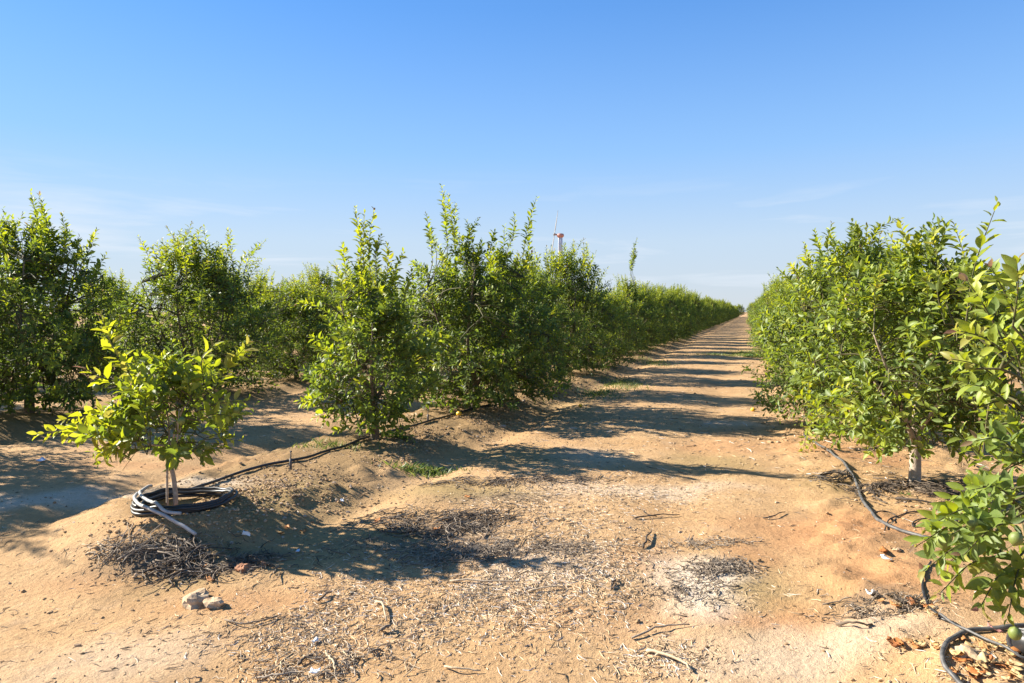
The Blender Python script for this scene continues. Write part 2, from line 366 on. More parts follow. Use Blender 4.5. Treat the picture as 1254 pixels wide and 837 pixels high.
def leaf_frames(d, up, r):
    d = norm(d); n = norm(up - (up * d).sum(-1, keepdims=True) * d); x = np.cross(d, n)
    a = r.normal(0, .35, len(d))[:, None]; x2 = x * np.cos(a) + n * np.sin(a); n2 = np.cross(x2, d)
    return x2, d, n2
def leaves_mesh(name, Lf, m, tpl=None):
    LEAF_V, LEAF_3, LEAF_4 = tpl or LEAF_LO; nv = len(LEAF_V)
    P, X, D, Nn, ln, wd, curl, tint = Lf
    T = LEAF_V[None] * np.ones((len(P), 1, 1)); T[..., 2] = T[..., 2] * 1.0 - curl[:, None] * T[..., 1] ** 2
    v = P[:, None] + ln[:, None, None] * (X[:, None] * (T[..., 0:1] * wd[:, None, None]) + D[:, None] * T[..., 1:2] + Nn[:, None] * T[..., 2:3])
    off = (np.arange(len(P)) * nv)[:, None, None]
    return new_mesh(name, v.reshape(-1, 3), [(LEAF_3[None] + off).reshape(-1, 3), (LEAF_4[None] + off).reshape(-1, 4)], m, {'tint': np.repeat(tint, nv)})

class Tree:
    """a bushy lemon tree in its own space, base at the origin"""
    def __init__(s, seed, h=2.5, r=1.2, z0=.25, twigs=430, shoots=14, trunk=.4, r0=.055, custom=(), tint=.30, leaf=.095, shoot_len=(.45, .95), squash=(1, 1), lean=(0, 0), dens=1.0, bright=.0, sprawl=0):
        s.r = r_ = np.random.default_rng(seed); s.wood = Geo(); s.limbs = []; s.tw = Geo(); s.L = []
        s.h, s.R, s.z0, s.leaf, s.tint, s.bright = h, r, z0, leaf, tint, bright
        ang0 = r_.uniform(0, 6.28); nl = 5
        tp = spline([(0, 0, -.15), (.01, .0, trunk * .4), (r_.normal(0, .02), r_.normal(0, .02), trunk), (lean[0] * .3, lean[1] * .3, trunk + .12)], 8)
        s.trunk = (tp, np.linspace(r0 * 1.25, r0 * .8, 8))
        nodes = []
        for i in range(nl):
            a = ang0 + i * 6.283 / nl + r_.normal(0, .25); rr = r * r_.uniform(.45, .75); zt = z0 + (h - z0) * r_.uniform(.55, .9)
            st = tp[r_.integers(4, 8)]
            mid = np.array([math.cos(a) * rr * .55, math.sin(a) * rr * .55, trunk + (zt - trunk) * .42]); end = np.array([math.cos(a) * rr + lean[0], math.sin(a) * rr + lean[1], zt])
            q = spline([st, mid + r_.normal(0, .05, 3), end], 10); s.limbs.append((q, np.linspace(r0 * .62, r0 * .14, 10))); nodes.append(q[2:])
            for j in range(4):          # side branches
                k = r_.integers(2, 9); a2 = a + r_.normal(0, .9); b = q[k]; ll = r * r_.uniform(.35, .65)
                e = b + np.array([math.cos(a2) * ll, math.sin(a2) * ll, r_.uniform(-.35, .35) * ll - (.1 if k < 5 else -.05)])
                e[2] = max(e[2], z0 * .9)
                w = spline([b, (b + e) / 2 + np.array([0, 0, .07]), e], 6); s.tw.tube(w, np.linspace(r0 * .26, r0 * .09, 6), 4, .2, False); nodes.append(w)
        nodes = np.concatenate(nodes); s.nodes = nodes
        # twigs through the crown: outer-biased, in clumps
        n = int(twigs * 1.7); u = r_.random(n); t = r_.beta(1.0, 1.05, n); ph = r_.uniform(0, 6.283, n)
        prof = (np.sin(np.pi * (.22 + .76 * t ** .95)) ** .60)
        lump = 1 + .22 * np.sin(ph * 3 + seed) * np.cos(t * 7 + seed * 2) + .16 * np.sin(ph * 5 + t * 11 + seed * 3)
        rad = r * prof * lump * (u ** .42)
        ztop = 1 + .09 * (np.sin(ph * 2 + seed) - .6) * t ** 2 + .08 * (np.sin(ph * 5 + seed * 1.3 + rad * 4) - .4) * t ** 2
        p = np.stack([np.cos(ph) * rad * squash[0] + lean[0] * t, np.sin(ph) * rad * squash[1] + lean[1] * t, z0 + (h - z0) * t * ztop], -1)
        g = np.sin(p[:, 0] * 5.1 + seed) * np.sin(p[:, 1] * 5.3 + seed * 1.7) * np.sin(p[:, 2] * 4.7 + seed * .6)
        keep = np.argsort(-(g + r_.normal(0, .55, n)))[:twigs]; p = p[keep]; t = t[keep]; ph = ph[keep]; u = u[keep]
        for i in range(len(p)):
            out = np.array([math.cos(ph[i]), math.sin(ph[i]), 0])
            d = norm(out * r_.uniform(.3, 1.0) + np.array([0, 0, r_.uniform(-.15, .9) + .7 * t[i] - (.5 if t[i] < .12 else 0)]) + r_.normal(0, .3, 3))
            ln = r_.uniform(.16, .34) * (1 + .25 * t[i]); st = p[i] - d * ln * .5
            k = np.argmin(((nodes - st) ** 2).sum(1)); s.tw.tube(np.stack([nodes[k], (nodes[k] + st) / 2 + np.array([0, 0, .03]), st]), [.006, .005, .004], 3, .3, False)
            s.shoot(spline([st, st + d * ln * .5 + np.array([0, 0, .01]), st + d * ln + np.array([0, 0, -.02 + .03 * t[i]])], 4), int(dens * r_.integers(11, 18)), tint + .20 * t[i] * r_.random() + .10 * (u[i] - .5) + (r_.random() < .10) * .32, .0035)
        for i in range(shoots):         # upright water shoots above the crown
            a = r_.uniform(0, 6.283); rr = r * r_.uniform(0, .72); ln = r_.uniform(*shoot_len)
            b = np.array([math.cos(a) * rr * squash[0] + lean[0], math.sin(a) * rr * squash[1] + lean[1], h - .12 - .32 * (rr / r) ** 2 * h - r_.uniform(.05, .2)])
            tl = r_.normal(0, .20, 2) + np.array([math.cos(a), math.sin(a)]) * .25 * rr; tip = b + np.array([tl[0], tl[1], 1.0]) * ln
            s.up_shoot(b, tip, bend=np.array([-tl[0], -tl[1], .1]) * ln * .22 + r_.normal(0, .02, 3))
        for i in range(sprawl):         # sideways shoots that break the outline
            a = r_.uniform(0, 6.283); tt = r_.uniform(.15, .9); rr = r * .86 * math.sin(math.pi * (.22 + .76 * tt ** .95)) ** .6; ln = r_.uniform(.22, .48)
            b = np.array([math.cos(a) * rr * squash[0], math.sin(a) * rr * squash[1], z0 + (h - z0) * tt]); up = r_.uniform(-.1, .7) + tt * .7
            s.up_shoot(b, b + norm(np.array([math.cos(a), math.sin(a), up])) * ln, tint=tint + r_.uniform(.05, .32))
        for c in custom: s.up_shoot(*c)
    def up_shoot(s, b, tip, bend=None, leaf=None, n=None, tint=None, thick=.006):
        b = np.asarray(b, float); tip = np.asarray(tip, float); r_ = s.r
        k = np.argmin(((s.nodes - b) ** 2).sum(1)); ln = np.linalg.norm(tip - b)
        mid = (b + tip) / 2 + (r_.normal(0, .03, 3) if bend is None else np.asarray(bend))
        s.tw.tube(np.stack([s.nodes[k], b]), [.008, thick], 4, .3, False)
        s.shoot(spline([b, mid, tip], 8), n or int(ln * 50) + 8, (s.tint + .33 + r_.uniform(-.1, .12)) if tint is None else tint, thick, leaf or s.leaf * 1.02, True)
    def shoot(s, path, n, tint, thick, leaf=None, tip_young=False):
        r_ = s.r; leaf = leaf or s.leaf; path = np.asarray(path, float)
        s.tw.tube(path, np.linspace(thick, thick * .35, len(path)), 3, .5, False)
        f = np.linspace(.06, 1, n) ; u = f * (len(path) - 1); i = np.minimum(u.astype(int), len(path) - 2); w = (u - i)[:, None]
        P = path[i] * (1 - w) + path[i + 1] * w; T = norm(path[i + 1] - path[i])
        a = np.arange(n) * 2.4 + r_.uniform(0, 6.28) + r_.normal(0, .25, n)
        ref = np.where(np.abs(T[:, 2:3]) > .8, np.array([[1.0, 0, 0]]), np.array([[0, 0, 1.0]]))
        x = norm(np.cross(T, ref)); y = np.cross(T, x); rad = x * np.cos(a)[:, None] + y * np.sin(a)[:, None]
        op = np.clip(r_.normal(.95, .18, n) - .45 * (f > .9), .25, 1.35)[:, None]
        D = norm(T * np.cos(op) + rad * np.sin(op) + np.array([0, 0, .12]) + r_.normal(0, .13, (n, 3)))
        up = norm(T * .7 + np.array([0, 0, .65]) + r_.normal(0, .28, (n, 3)) - rad * .15)
        ln = leaf * r_.uniform(.58, 1.28, n) * np.where(f > .88, .68, 1) * (.75 + .5 * np.sin(np.pi * np.clip(f, .1, .9)))
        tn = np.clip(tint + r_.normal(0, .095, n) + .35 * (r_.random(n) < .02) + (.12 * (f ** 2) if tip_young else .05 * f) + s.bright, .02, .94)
        if tip_young and r_.random() < .4: tn[-2:] = r_.uniform(.95, 1.0, len(tn[-2:]))
        X, D, Nn = leaf_frames(D, up, r_)
        s.L.append((P + D * .012, X, D, Nn, ln, r_.uniform(.75, 1.12, n), r_.uniform(-.05, .42, n), tn))
    def leaves(s): return [np.concatenate([q[k] for q in s.L]) for k in range(8)]

LEAFBIN = {}
def leaf_mesh(tint, curl, m):
    ti = min(11, int(tint * 12)); ci = min(2, max(0, int(curl / .14))); key = (ti, ci, m.name)
    if key not in LEAFBIN:
        v = LEAF_HI[0].copy(); v[:, 2] -= (ci * .15 + .03) * v[:, 1] ** 2
        LEAFBIN[key] = new_mesh('leaf', v, [LEAF_HI[1], LEAF_HI[2]], m, {'tint': np.full(len(v), (ti + .5) / 12)})
    return LEAFBIN[key]
LEMON_ME = {}
def lemon_mesh(m):
    if m.name not in LEMON_ME:
        g = Geo(); t = np.linspace(0, 1, 9); z = np.array([-1.22, -1.08, -.92, -.62, 0, .62, .92, 1.05, 1.12]); q = np.array([.02, .16, .42, .80, 1.0, .80, .42, .14, .02])
        g.tube(np.stack([0 * z, 0 * z, z], -1), q, 12, .5); LEMON_ME[m.name] = g.mesh('lemon', m)
    return LEMON_ME[m.name]
def plant(tr, x, y, label, group=None, m=M_LEAF, bark=M_BARK, own_leaves=0, lemons=0, detail=True, name='lemon_tree', sink=0.0, lemon_px=(), tpl=None):
    z = Hs(x, y) - sink
    e = link(name, None, None, (x, y, z), label=label, cat='tree', group=group); e.empty_display_size = .3
    g = Geo(); g.tube(*tr.trunk, 9); tk = link('trunk', g.mesh('trunk', bark), e)
    for q, rd in tr.limbs:
        g = Geo(); g.tube(q, rd, 6); link('limb', g.mesh('limb', bark), tk)
    link('twigs', tr.tw.mesh('twigs', M_TWIG), e, kind='stuff')
    Lf = tr.leaves(); n = len(Lf[0])
    if own_leaves:
        w = Lf[0] + np.array([x, y, z]); dist = np.linalg.norm(w - np.array([0, 0, EYE]), axis=1)
        c = Lf[0] - np.array([0, 0, tr.h * .5]); view = norm(np.array([[-x, -y, EYE - z - tr.h * .5]]))
        front = (c * view).sum(1); depth = (w - [0, 0, EYE]) @ fwd; hx = 627 + FPX * ((w - [0, 0, EYE]) @ rgt) / np.maximum(depth, .1)
        vis = (hx > -5) & (hx < 1260) & (depth > .3)
        sc = Lf[4] / dist + .004 * front + np.where(vis, 0, -9)
        idx = np.argsort(-sc)[:own_leaves]; rest = np.ones(n, bool); rest[idx] = False
        for i in idx:
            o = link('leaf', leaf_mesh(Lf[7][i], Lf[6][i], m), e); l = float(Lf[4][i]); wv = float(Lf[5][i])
            M = Matrix.Identity(4)
            for a in range(3): M[a][0] = Lf[1][i][a] * l * wv; M[a][1] = Lf[2][i][a] * l; M[a][2] = Lf[3][i][a] * l; M[a][3] = Lf[0][i][a]
            o.matrix_basis = M
        Lf = [q[rest] for q in Lf]
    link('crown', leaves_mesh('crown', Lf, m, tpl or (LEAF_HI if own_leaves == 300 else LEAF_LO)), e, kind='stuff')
    r_ = np.random.default_rng(int(abs(x) * 100 + y * 10))
    for k in range(lemons):
        i = r_.integers(0, len(Lf[0])); pz = Lf[0][i] * np.array([.97, .97, 1])
        if pz[2] > tr.h * .7: continue
        s_ = r_.uniform(.024, .034); o = link('lemon', lemon_mesh(M_LEMON_G), e, pz - np.array([0, 0, .03])); o.scale = (s_, s_, s_ * 1.12); o.rotation_euler = (r_.normal(0, .3), r_.normal(0, .3), 0)
    for q in lemon_px:
        w = at_depth(q[0], q[1], (x, y), q[2]) - np.array([x, y, z]); o = link('lemon', lemon_mesh(M_LEMON_G), e, w); o.scale = (.026, .026, .028); o.rotation_euler = (.2, .15, q[0])
    return e
def copy_tree(src, x, y, rz, sc, label, group, name='lemon_tree'):
    e = src.copy(); C.objects.link(e); e.name = name; e.location = (x, y, Hs(x, y)); e.rotation_euler = (0, 0, rz); e.scale = sc; e['label'] = label
    if group: e['group'] = group
    for ch in src.children:
        if ch.name.startswith('shoot'): continue
        c = ch.copy(); C.objects.link(c); c.parent = e
        for sub in ch.children:
            d = sub.copy(); C.objects.link(d); d.parent = c
    return e

def local(px, py, base, off=0.0):
    w = at_depth(px, py, base, off); return w - np.array([base[0], base[1], Hs(base[0], base[1])])
def shoots_to(base, lst, **kw):
    out = []
    for q in lst:
        (bx, by), (tx, ty) = q[0], q[1]; o1 = q[2] if len(q) > 2 else 0.0; o2 = q[3] if len(q) > 3 else o1
        out.append((local(bx, by, base, o1), local(tx, ty, base, o2)) + tuple(q[4:]))
    return out

# --- the young tree
b = YOUNG
cust = shoots_to(b, [((175, 480), (124, 388), -.05, -.1, None, .09, 36, .80), ((262, 478), (303, 422), -.1, -.15, (0, 0, .02), .10, 28, .82), ((250, 470), (262, 424), -.05, -.1, None, .10, 12, .78),
    ((175, 530), (48, 532), -.05, -.15, (0, 0, .05), .10, 44, .84), ((180, 515), (75, 515), .1, .0, (0, 0, .05), .10, 34, .84), ((175, 525), (90, 540), -.1, -.2, (0, 0, .05), .10, 34, .82), ((170, 540), (122, 556), -.2, -.35, (0, 0, .02), .10, 26, .84), ((180, 500), (102, 452), 0, 0, (0, 0, .03), .10, 18, .78), ((240, 505), (300, 492), -.1, -.15, (0, 0, .03), .105, 14, .75),
    ((240, 515), (285, 510), -.2, -.3, (0, 0, .03), .10, 12, .7), ((210, 470), (200, 440), -.1, -.1, None, .10, 12, .72), ((225, 470), (240, 445), .1, .1, None, .10, 12, .7)])
tr = Tree(3, h=1.14, r=.47, z0=.42, twigs=86, shoots=3, trunk=.42, r0=.016, custom=cust, tint=.45, leaf=.085, shoot_len=(.15, .3), dens=.95)
young = plant(tr, *b, 'small young lemon tree on a thin pale stem inside a coil of black hose', own_leaves=300, lemons=6, bark=M_BARK_PALE, lemon_px=[(289, 503, -.18), (243, 555, -.12), (254, 546, -.1), (118, 475, -.1), (222, 516, -.42), (199, 560, -.2)])
g = Geo(); g.tube(spline([(-.055, -.02, -.12), (-.05, -.02, .2), (-.045, -.015, .50)], 5), .009, 6); link('stake', g.mesh('stake', M_BARK_PALE), young)

# --- the slim tree after it
b = (ROW_L, 7.1)
cust = shoots_to(b, [((440, 345), (435, 256)), ((446, 350), (446, 262)), ((455, 350), (458, 258), .1, .1), ((470, 350), (474, 300)), ((480, 365), (494, 310)), ((425, 350), (420, 300)), ((462, 340), (466, 290), -.1, -.1),
    ((430, 500), (385, 512), -.2, -.4, (0, 0, .03), .10, 16, .62), ((430, 470), (392, 470), -.1, -.2, (0, 0, .03), .10, 14, .6), ((440, 520), (410, 530), -.3, -.5, (0, 0, .03), .10, 14, .62), ((480, 520), (505, 538), -.1, -.2, (0, 0, .03), .10, 14, .5)])
tr = Tree(7, h=1.86, r=.70, z0=.18, twigs=310, sprawl=12, shoots=6, trunk=.35, r0=.045, custom=cust, tint=.35, leaf=.080, shoot_len=(.3, .6))
plant(tr, *b, 'slim lemon tree with bare lower stem, between the young tree and the bushy tree', own_leaves=300, lemons=3)

# --- the wide tree with tall shoots
b = (ROW_L + .05, 10.1)
cust = shoots_to(b, [((548, 300), (541, 228), 0, 0), ((535, 310), (522, 262), .1, .1), ((556, 310), (558, 250), 0, .1), ((570, 310), (586, 268)), ((560, 300), (549, 240), .2, .2), ((600, 310), (606, 285), -.2, -.2), ((620, 310), (630, 264)), ((612, 320), (618, 278), .2, .2), ((640, 320), (657, 243)), ((645, 330), (650, 275), .2, .2), ((580, 320), (572, 272), -.2, -.2), ((530, 320), (526, 285), -.2, -.2), ((548, 310), (544, 255), -.15, -.15)])
tr = Tree(12, h=2.45, r=1.38, z0=.12, twigs=1000, sprawl=24, shoots=22, trunk=.3, r0=.06, custom=cust, tint=.30, leaf=.083, shoot_len=(.3, .65))
plant(tr, *b, 'wide bushy lemon tree with the tallest upright shoots, a yellow lemon fallen beside it', own_leaves=200, lemons=3)

# --- generic trees to copy from
GEN = []
for k in range(6):
    GEN.append(Tree(100 + k * 7, h=2.24 + .08 * (k % 3), r=1.26 + .05 * (k % 2), z0=.10, twigs=900, shoots=52, trunk=.26, r0=.05, tint=.32, leaf=.080, shoot_len=(.25, .80), sprawl=34))
ORD = ['', 'first', 'second', 'third', 'fourth', 'fifth', 'sixth', 'seventh', 'eighth', 'ninth', 'tenth', 'eleventh', 'twelfth', 'thirteenth', 'fourteenth', 'fifteenth', 'sixteenth']
SRC = {}
def row_tree(k, x, y, label, group, m, rr, fat=1.0):
    sc = rr.uniform(.84, 1.10); s3 = (sc * fat * rr.uniform(.95, 1.06), sc * fat * rr.uniform(.95, 1.06), sc * rr.uniform(.88, 1.20)); rz = rr.uniform(0, 6.28)
    if k not in SRC:
        e = plant(GEN[k], x, y, label, group, m, tpl=LEAF_FAR); e.rotation_euler = (0, 0, rz); e.scale = s3; SRC[k] = e
    else: e = copy_tree(SRC[k], x, y, rz, s3, label, group)
    for c in e.children:
        if c.name.startswith('crown'): c.material_slots[0].link = 'OBJECT'; c.material_slots[0].material = m
    return e
rr = np.random.default_rng(5)
seq = lambda i: (i * 5 + i // 6 + i // 11) % 6
for i in range(3, 76):                                       # left row, beyond the three above
    y = Y0 + 3.0 * i; x = ROW_L + rr.normal(0, .06)
    lab = 'dense lemon tree, %s after the young tree in its row' % ORD[i] if i <= 16 else 'lemon tree far along the row that the young tree starts'
    e = row_tree(seq(i), x, y + rr.normal(0, .12), lab, 'lemon trees along the left side of the alley', M_LEAF, rr, .93)
    if i == 7:
        s = Tree(61, h=1, r=.2, twigs=2, shoots=0); s.L = []; s.tw = Geo(); s.nodes = np.array([[.3, .1, 2.3]])
        bb = (x, y); 
        for bpx, tpx in (((773, 335), (780, 292)), ((772, 335), (777, 300)), ((774, 330), (778, 306))): s.up_shoot(local(*bpx, bb), local(*tpx, bb), n=44, tint=.6, leaf=.11)
        inv = e.matrix_basis.inverted(); lf = s.leaves(); ch = link('shoot', leaves_mesh('shoot', lf, M_LEAF), e); ch.matrix_parent_inverse = Matrix.Identity(4)
        ch.matrix_basis = inv @ Matrix.Translation(Vector((x, y, Hs(x, y))))
        st = link('stem', s.tw.mesh('stem', M_TWIG), ch)

# --- right row
b = (1.62, 4.05)
cust = shoots_to(b, [((1182, 400), (1221, 250), .45, .45, (-.03, 0, 0), .075, 26, .66), ((1235, 430), (1185, 345), -.05, -.1, None, .078, 22, .74), ((1240, 440), (1172, 405), -.05, -.15, (0, 0, .03), .078, 20, .80), ((1240, 400), (1245, 320), 0, 0, None, .078, 24, .74), ((1230, 470), (1165, 440), .05, .0, (0, 0, .03), .078, 20, .76), ((1250, 400), (1215, 330), .2, .2, None, .078, 24, .66), ((1250, 450), (1205, 380), .1, .1, None, .078, 22, .7), ((1240, 500), (1185, 470), .1, .0, (0, 0, .03), .078, 20, .6),
    ((1230, 600), (1158, 618), .05, .0, (0, 0, .05), .075, 24, .60), ((1225, 620), (1132, 648), -.1, -.25, (0, 0, .04), .075, 30, .62), ((1215, 640), (1124, 668), -.15, -.3, (0, 0, .05), .075, 32, .54), ((1220, 660), (1130, 700), -.1, -.3, (0, 0, .05), .078, 30, .50), ((1225, 680), (1150, 728), -.15, -.35, (0, 0, .05), .078, 28, .52), ((1235, 640), (1165, 655), -.25, -.45, (0, 0, .04), .078, 28, .46), ((1240, 690), (1200, 745), -.2, -.4, (0, 0, .03), .078, 24, .5), ((1250, 690), (1235, 755), -.2, -.4, (0, 0, .03), .078, 24, .45),
    ((1235, 600), (1160, 640), .0, -.1, (0, 0, .05), .075, 30, .46), ((1240, 660), (1160, 690), .0, -.1, (0, 0, .05), .075, 30, .44), ((1250, 620), (1190, 600), -.15, -.25, (0, 0, .05), .078, 24, .5), ((1250, 560), (1195, 540), -.05, -.1, (0, 0, .05), .078, 22, .5), ((1250, 640), (1180, 680), -.3, -.5, (0, 0, .05), .078, 28, .42)])
tr = Tree(21, h=1.55, r=.58, z0=.30, twigs=120, shoots=5, trunk=.35, r0=.04, custom=cust, tint=.46, leaf=.074, shoot_len=(.15, .3), lean=(-.0, .05))
plant(tr, *b, 'low lemon tree with large leaves and green fruit, branches hanging over a hose end', own_leaves=300, lemons=7, m=M_LEAF_R, lemon_px=[(1244, 660, -.62), (1243, 776, -.5), (1190, 640, -.4)])

b = (ROW_R, 7.04)
cust = shoots_to(b, [((1110, 330), (1090, 290)), ((1120, 330), (1122, 300)), ((1140, 350), (1150, 318)), ((1085, 360), (1062, 330)), ((1170, 360), (1190, 322), .2, .2), ((1100, 540), (1065, 555), -.3, -.45, (0, 0, .03), .10, 16, .72), ((1105, 530), (1080, 545), -.2, -.4, (0, 0, .03), .10, 14, .70), ((1150, 540), (1180, 560), -.2, -.3, (0, 0, .03), .10, 14, .55), ((1160, 430), (1135, 415), -.5, -.8, (0, 0, .03), .10, 12, .84)])
tr = Tree(29, h=2.10, r=.98, z0=.40, twigs=540, sprawl=20, shoots=9, trunk=.42, r0=.045, custom=cust, tint=.43, leaf=.076, shoot_len=(.25, .6), bright=.03)
plant(tr, *b, 'lemon tree with clear pale trunk standing beside the looping thin tube', own_leaves=300, lemons=3, m=M_LEAF_R, bark=M_BARK_PALE, lemon_px=[(1053, 521, -.6)])

b = (ROW_R - .05, 10.05)
cust = shoots_to(b, [((1010, 330), (998, 284)), ((1020, 330), (1018, 275)), ((1040, 320), (1043, 272)), ((1060, 330), (1066, 300)), ((1062, 320), (1102, 268), 0, 0, (-.08, 0, .12)), ((1058, 320), (1075, 275)), ((1100, 330), (1128, 298)), ((1000, 340), (985, 305)), ((985, 350), (968, 325)),
    ((1015, 500), (978, 578), -.9, -1.5, (-.05, 0, .15), .08, 60, .78), ((1025, 515), (985, 560), -.9, -1.3, (0, 0, .1), .08, 36, .7)])
tr = Tree(37, h=2.45, r=1.22, z0=.14, twigs=960, sprawl=24, shoots=22, trunk=.32, r0=.055, custom=cust, tint=.38, leaf=.080, shoot_len=(.25, .55), bright=.03)
plant(tr, *b, 'lemon tree trailing one long shoot down to the ground by the wire coil', own_leaves=0, lemons=4, m=M_LEAF_R)
for i in range(3, 76):
    y = Y0 + 3.0 * i; x = ROW_R + rr.normal(0, .06)
    lab = 'lemon tree, %s beyond the tree trailing a shoot, in its row' % ORD[i - 2] if i <= 12 else 'lemon tree far along the row that hides the snaking hose'
    row_tree(seq(i + 3), x, y + rr.normal(0, .12), lab, 'lemon trees along the right side of the alley', M_LEAF_R, rr)

# --- second and third rows on the left, one row on the right
X2 = ROW_L - PITCH_X
b = (X2, 7.0)
cust = shoots_to(b, [((55, 320), (38, 236)), ((60, 320), (48, 240), .1, .1), ((50, 330), (30, 285), -.2, -.2), ((75, 320), (76, 262)), ((70, 330), (62, 275), .2, .2), ((95, 330), (118, 283)), ((85, 330), (97, 292)), ((110, 350), (130, 312)), ((10, 330), (2, 300)), ((60, 330), (44, 262), -.2, -.2), ((20, 330), (18, 310), .1, .1), ((64, 310), (52, 258), .3, .3)])
tr = Tree(44, h=2.55, r=1.30, z0=.14, twigs=980, sprawl=24, shoots=16, trunk=.4, r0=.06, custom=cust, tint=.30, leaf=.083, shoot_len=(.3, .65))
plant(tr, *b, 'tall dark lemon tree with clustered high shoots, one row behind the young tree', lemons=2)
for i in range(0, 24):
    if i == 1: continue
    y = Y0 + 3.0 * i
    lab = {0: 'lemon tree at the near end of the row behind the young tree', 2: 'round lemon tree just behind the young tree, next to the one with high shoots', 3: 'lemon tree seen between the young tree and the slim tree'}.get(i, 'lemon tree in the second row, largely hidden by the slim and wide bushy trees')
    row_tree(seq(i + 2), X2 + rr.normal(0, .06), y + rr.normal(0, .1), lab, 'lemon trees of the second row', M_LEAF, rr, 1.10)
for i in range(1, 15):
    row_tree(seq(i + 1), X2 - PITCH_X + rr.normal(0, .06), Y0 + 3 * i + rr.normal(0, .1), 'lemon tree of the third row, glimpsed through gaps in the second row', 'lemon trees of the third row', M_LEAF, rr, 1.12)
for i in range(4, 26):
    row_tree(seq(i + 4), ROW_R + PITCH_X + rr.normal(0, .06), Y0 + 3 * i + rr.normal(0, .1), 'lemon tree of the next row, glimpsed behind the tree with pale trunk', 'lemon trees of the next row on the right', M_LEAF_R, rr, .95)
# --- trees at the far end of the alley
for k in range(7):
    d = 330 + 12 * k; x = [-12, -5, 1, 6, 12, -20, 22][k]
    copy_tree(SRC[k % 6], x, d, k * 1.3, (2.2, 2.2, 1.7 + .25 * (k % 3)), 'taller tree closing the far end of the alley', 'trees at the end of the alley', 'distant_tree')

# ------------------------------------------------------------------ wind machine beyond the rows
wp = at_depth(686, 382, (-21.2, 78.3)); wx, wy = float(wp[0]), float(wp[1]); wz = Hs(wx, wy)
e = link('wind_machine', None, None, (wx, wy, wz), label='white tower with red head and thin propeller rising above the orchard', cat='wind machine')
g = Geo(); hh = np.linspace(-.2, 10.3, 8); g.tube(np.stack([0 * hh, 0 * hh, hh], -1), np.linspace(.30, .25, 8), 20); link('tower', g.mesh('tower', M_STEEL), e)
g = Geo(); g.tube([(0, 0, 10.22), (0, 0, 10.3), (0, 0, 10.36), (0, 0, 10.52), (0, 0, 10.66), (0, 0, 10.70)], [.27, .33, .41, .43, .38, .2], 20); link('gearbox', g.mesh('gearbox', M_RED), e)
ax = norm(-rgt + np.array([0, 0, .15])); hubc = np.array([0, 0, 10.5]) + ax * .72
g = Geo(); g.tube([np.array([0, 0, 10.5]) + ax * .25, hubc], .09, 12); link('shaft', g.mesh('shaft', M_RED), e)
g = Geo(); g.tube([hubc - ax * .12, hubc + ax * .12], .14, 12); hub = link('hub', g.mesh('hub', M_BLADE), e)
bd = norm(np.array([0, 0, 1.0]) - ax * np.dot(ax, [0, 0, 1.0])); bd = norm(bd)
for sgn in (1, -1):
    g = Geo(); cw = np.cross(ax, bd)
    for k in range(1): pass
    tt = np.linspace(.08, 2.85, 9); ch_ = np.interp(tt, [.08, .5, 1.2, 2.85], [.12, .22, .30, .20]); tw_ = np.interp(tt, [0, 2.85], [.5, .12])
    vv = []
    for t_, c_, w_ in zip(tt, ch_, tw_):
        cdir = cw * math.cos(w_) + ax * math.sin(w_); ndir = np.cross(bd, cdir); o_ = hubc + bd * t_ * sgn
        vv += [o_ - cdir * c_ * .5, o_ + ndir * c_ * .10, o_ + cdir * c_ * .5, o_ - ndir * c_ * .07]
    f4 = [[4 * a + q, 4 * a + (q + 1) % 4, 4 * a + 4 + (q + 1) % 4, 4 * a + 4 + q] for a in range(8) for q in range(4)] + [[0, 1, 2, 3], [35, 34, 33, 32]]
    g.add(np.array(vv), None, f4); link('blade', g.mesh('blade', M_BLADE), e)
g = Geo(); g.tube([(0, 0, -.2), (0, 0, .12)], .7, 20); link('base_pad', g.mesh('base_pad', M_ROCK), e)

# ------------------------------------------------------------------ irrigation hoses
def on_ground(pxs, r, n, lift=0.0):
    pts = np.array([gp(*q) for q in pxs]); s = spline(pts, n); s[:, 2] = H(s[:, 0], s[:, 1]) + r + lift
    s[:, 2] = np.convolve(np.pad(s[:, 2], 2, 'edge'), np.ones(5) / 5, 'valid'); return s
def hose(name, pts, r, m, label, cat='hose', sides=10, group=None):
    g = Geo(); g.tube(pts, r, sides); return link(name, g.mesh(name, m), label=label, cat=cat, group=group)
yx, yy = YOUNG; yz = Hs(yx, yy)
lp = on_ground([(226, 606), (258, 594), (300, 579), (352, 567), (400, 554), (440, 541), (470, 533), (520, 519), (556, 509), (600, 497)], .016, 90, .004)
hose('drip_hose', lp, .0135, M_HOSE, 'straight black hose running from the coil along the mound past the slim tree')
# coil round the young stem: one hose laid in uneven loops
rim = []
for k in range(150):
    a = 2.65 + k * 2 * math.pi * 4.3 / 150; f = k / 149
    rad = .345 + .03 * math.sin(a * .45 + 1) + .009 * math.sin(a * 2 + k * .01) - .02 * f
    x = yx + .085 + rad * math.cos(a); y = yy + .03 + rad * 1.02 * math.sin(a)
    rim.append((x, y, Hs(x, y) + .014 + .060 * f + .006 * math.sin(a * 3)))
hose('coiled_hose', spline(rim, 260), .0125, M_HOSE, 'black hose coiled in loops around the young tree stem', group=None)
ends = [gp(170, 628), gp(215, 648), gp(240, 663)]
def loose(pxs, n, r, lift): 
    s = spline(np.array([gp(*q) for q in pxs]), n); s[:, 2] = H(s[:, 0], s[:, 1]) + r + lift; return s
q = loose([(176, 618), (165, 626), (180, 636), (205, 645), (224, 653), (240, 661)], 40, .017, .0); q[:, 2] += np.linspace(.10, .02, 40); q[0, 2] += .0
hose('hose_end', q, .0125, M_HOSE_GREY, 'pale grey cut hose end crossing over the front of the coil')
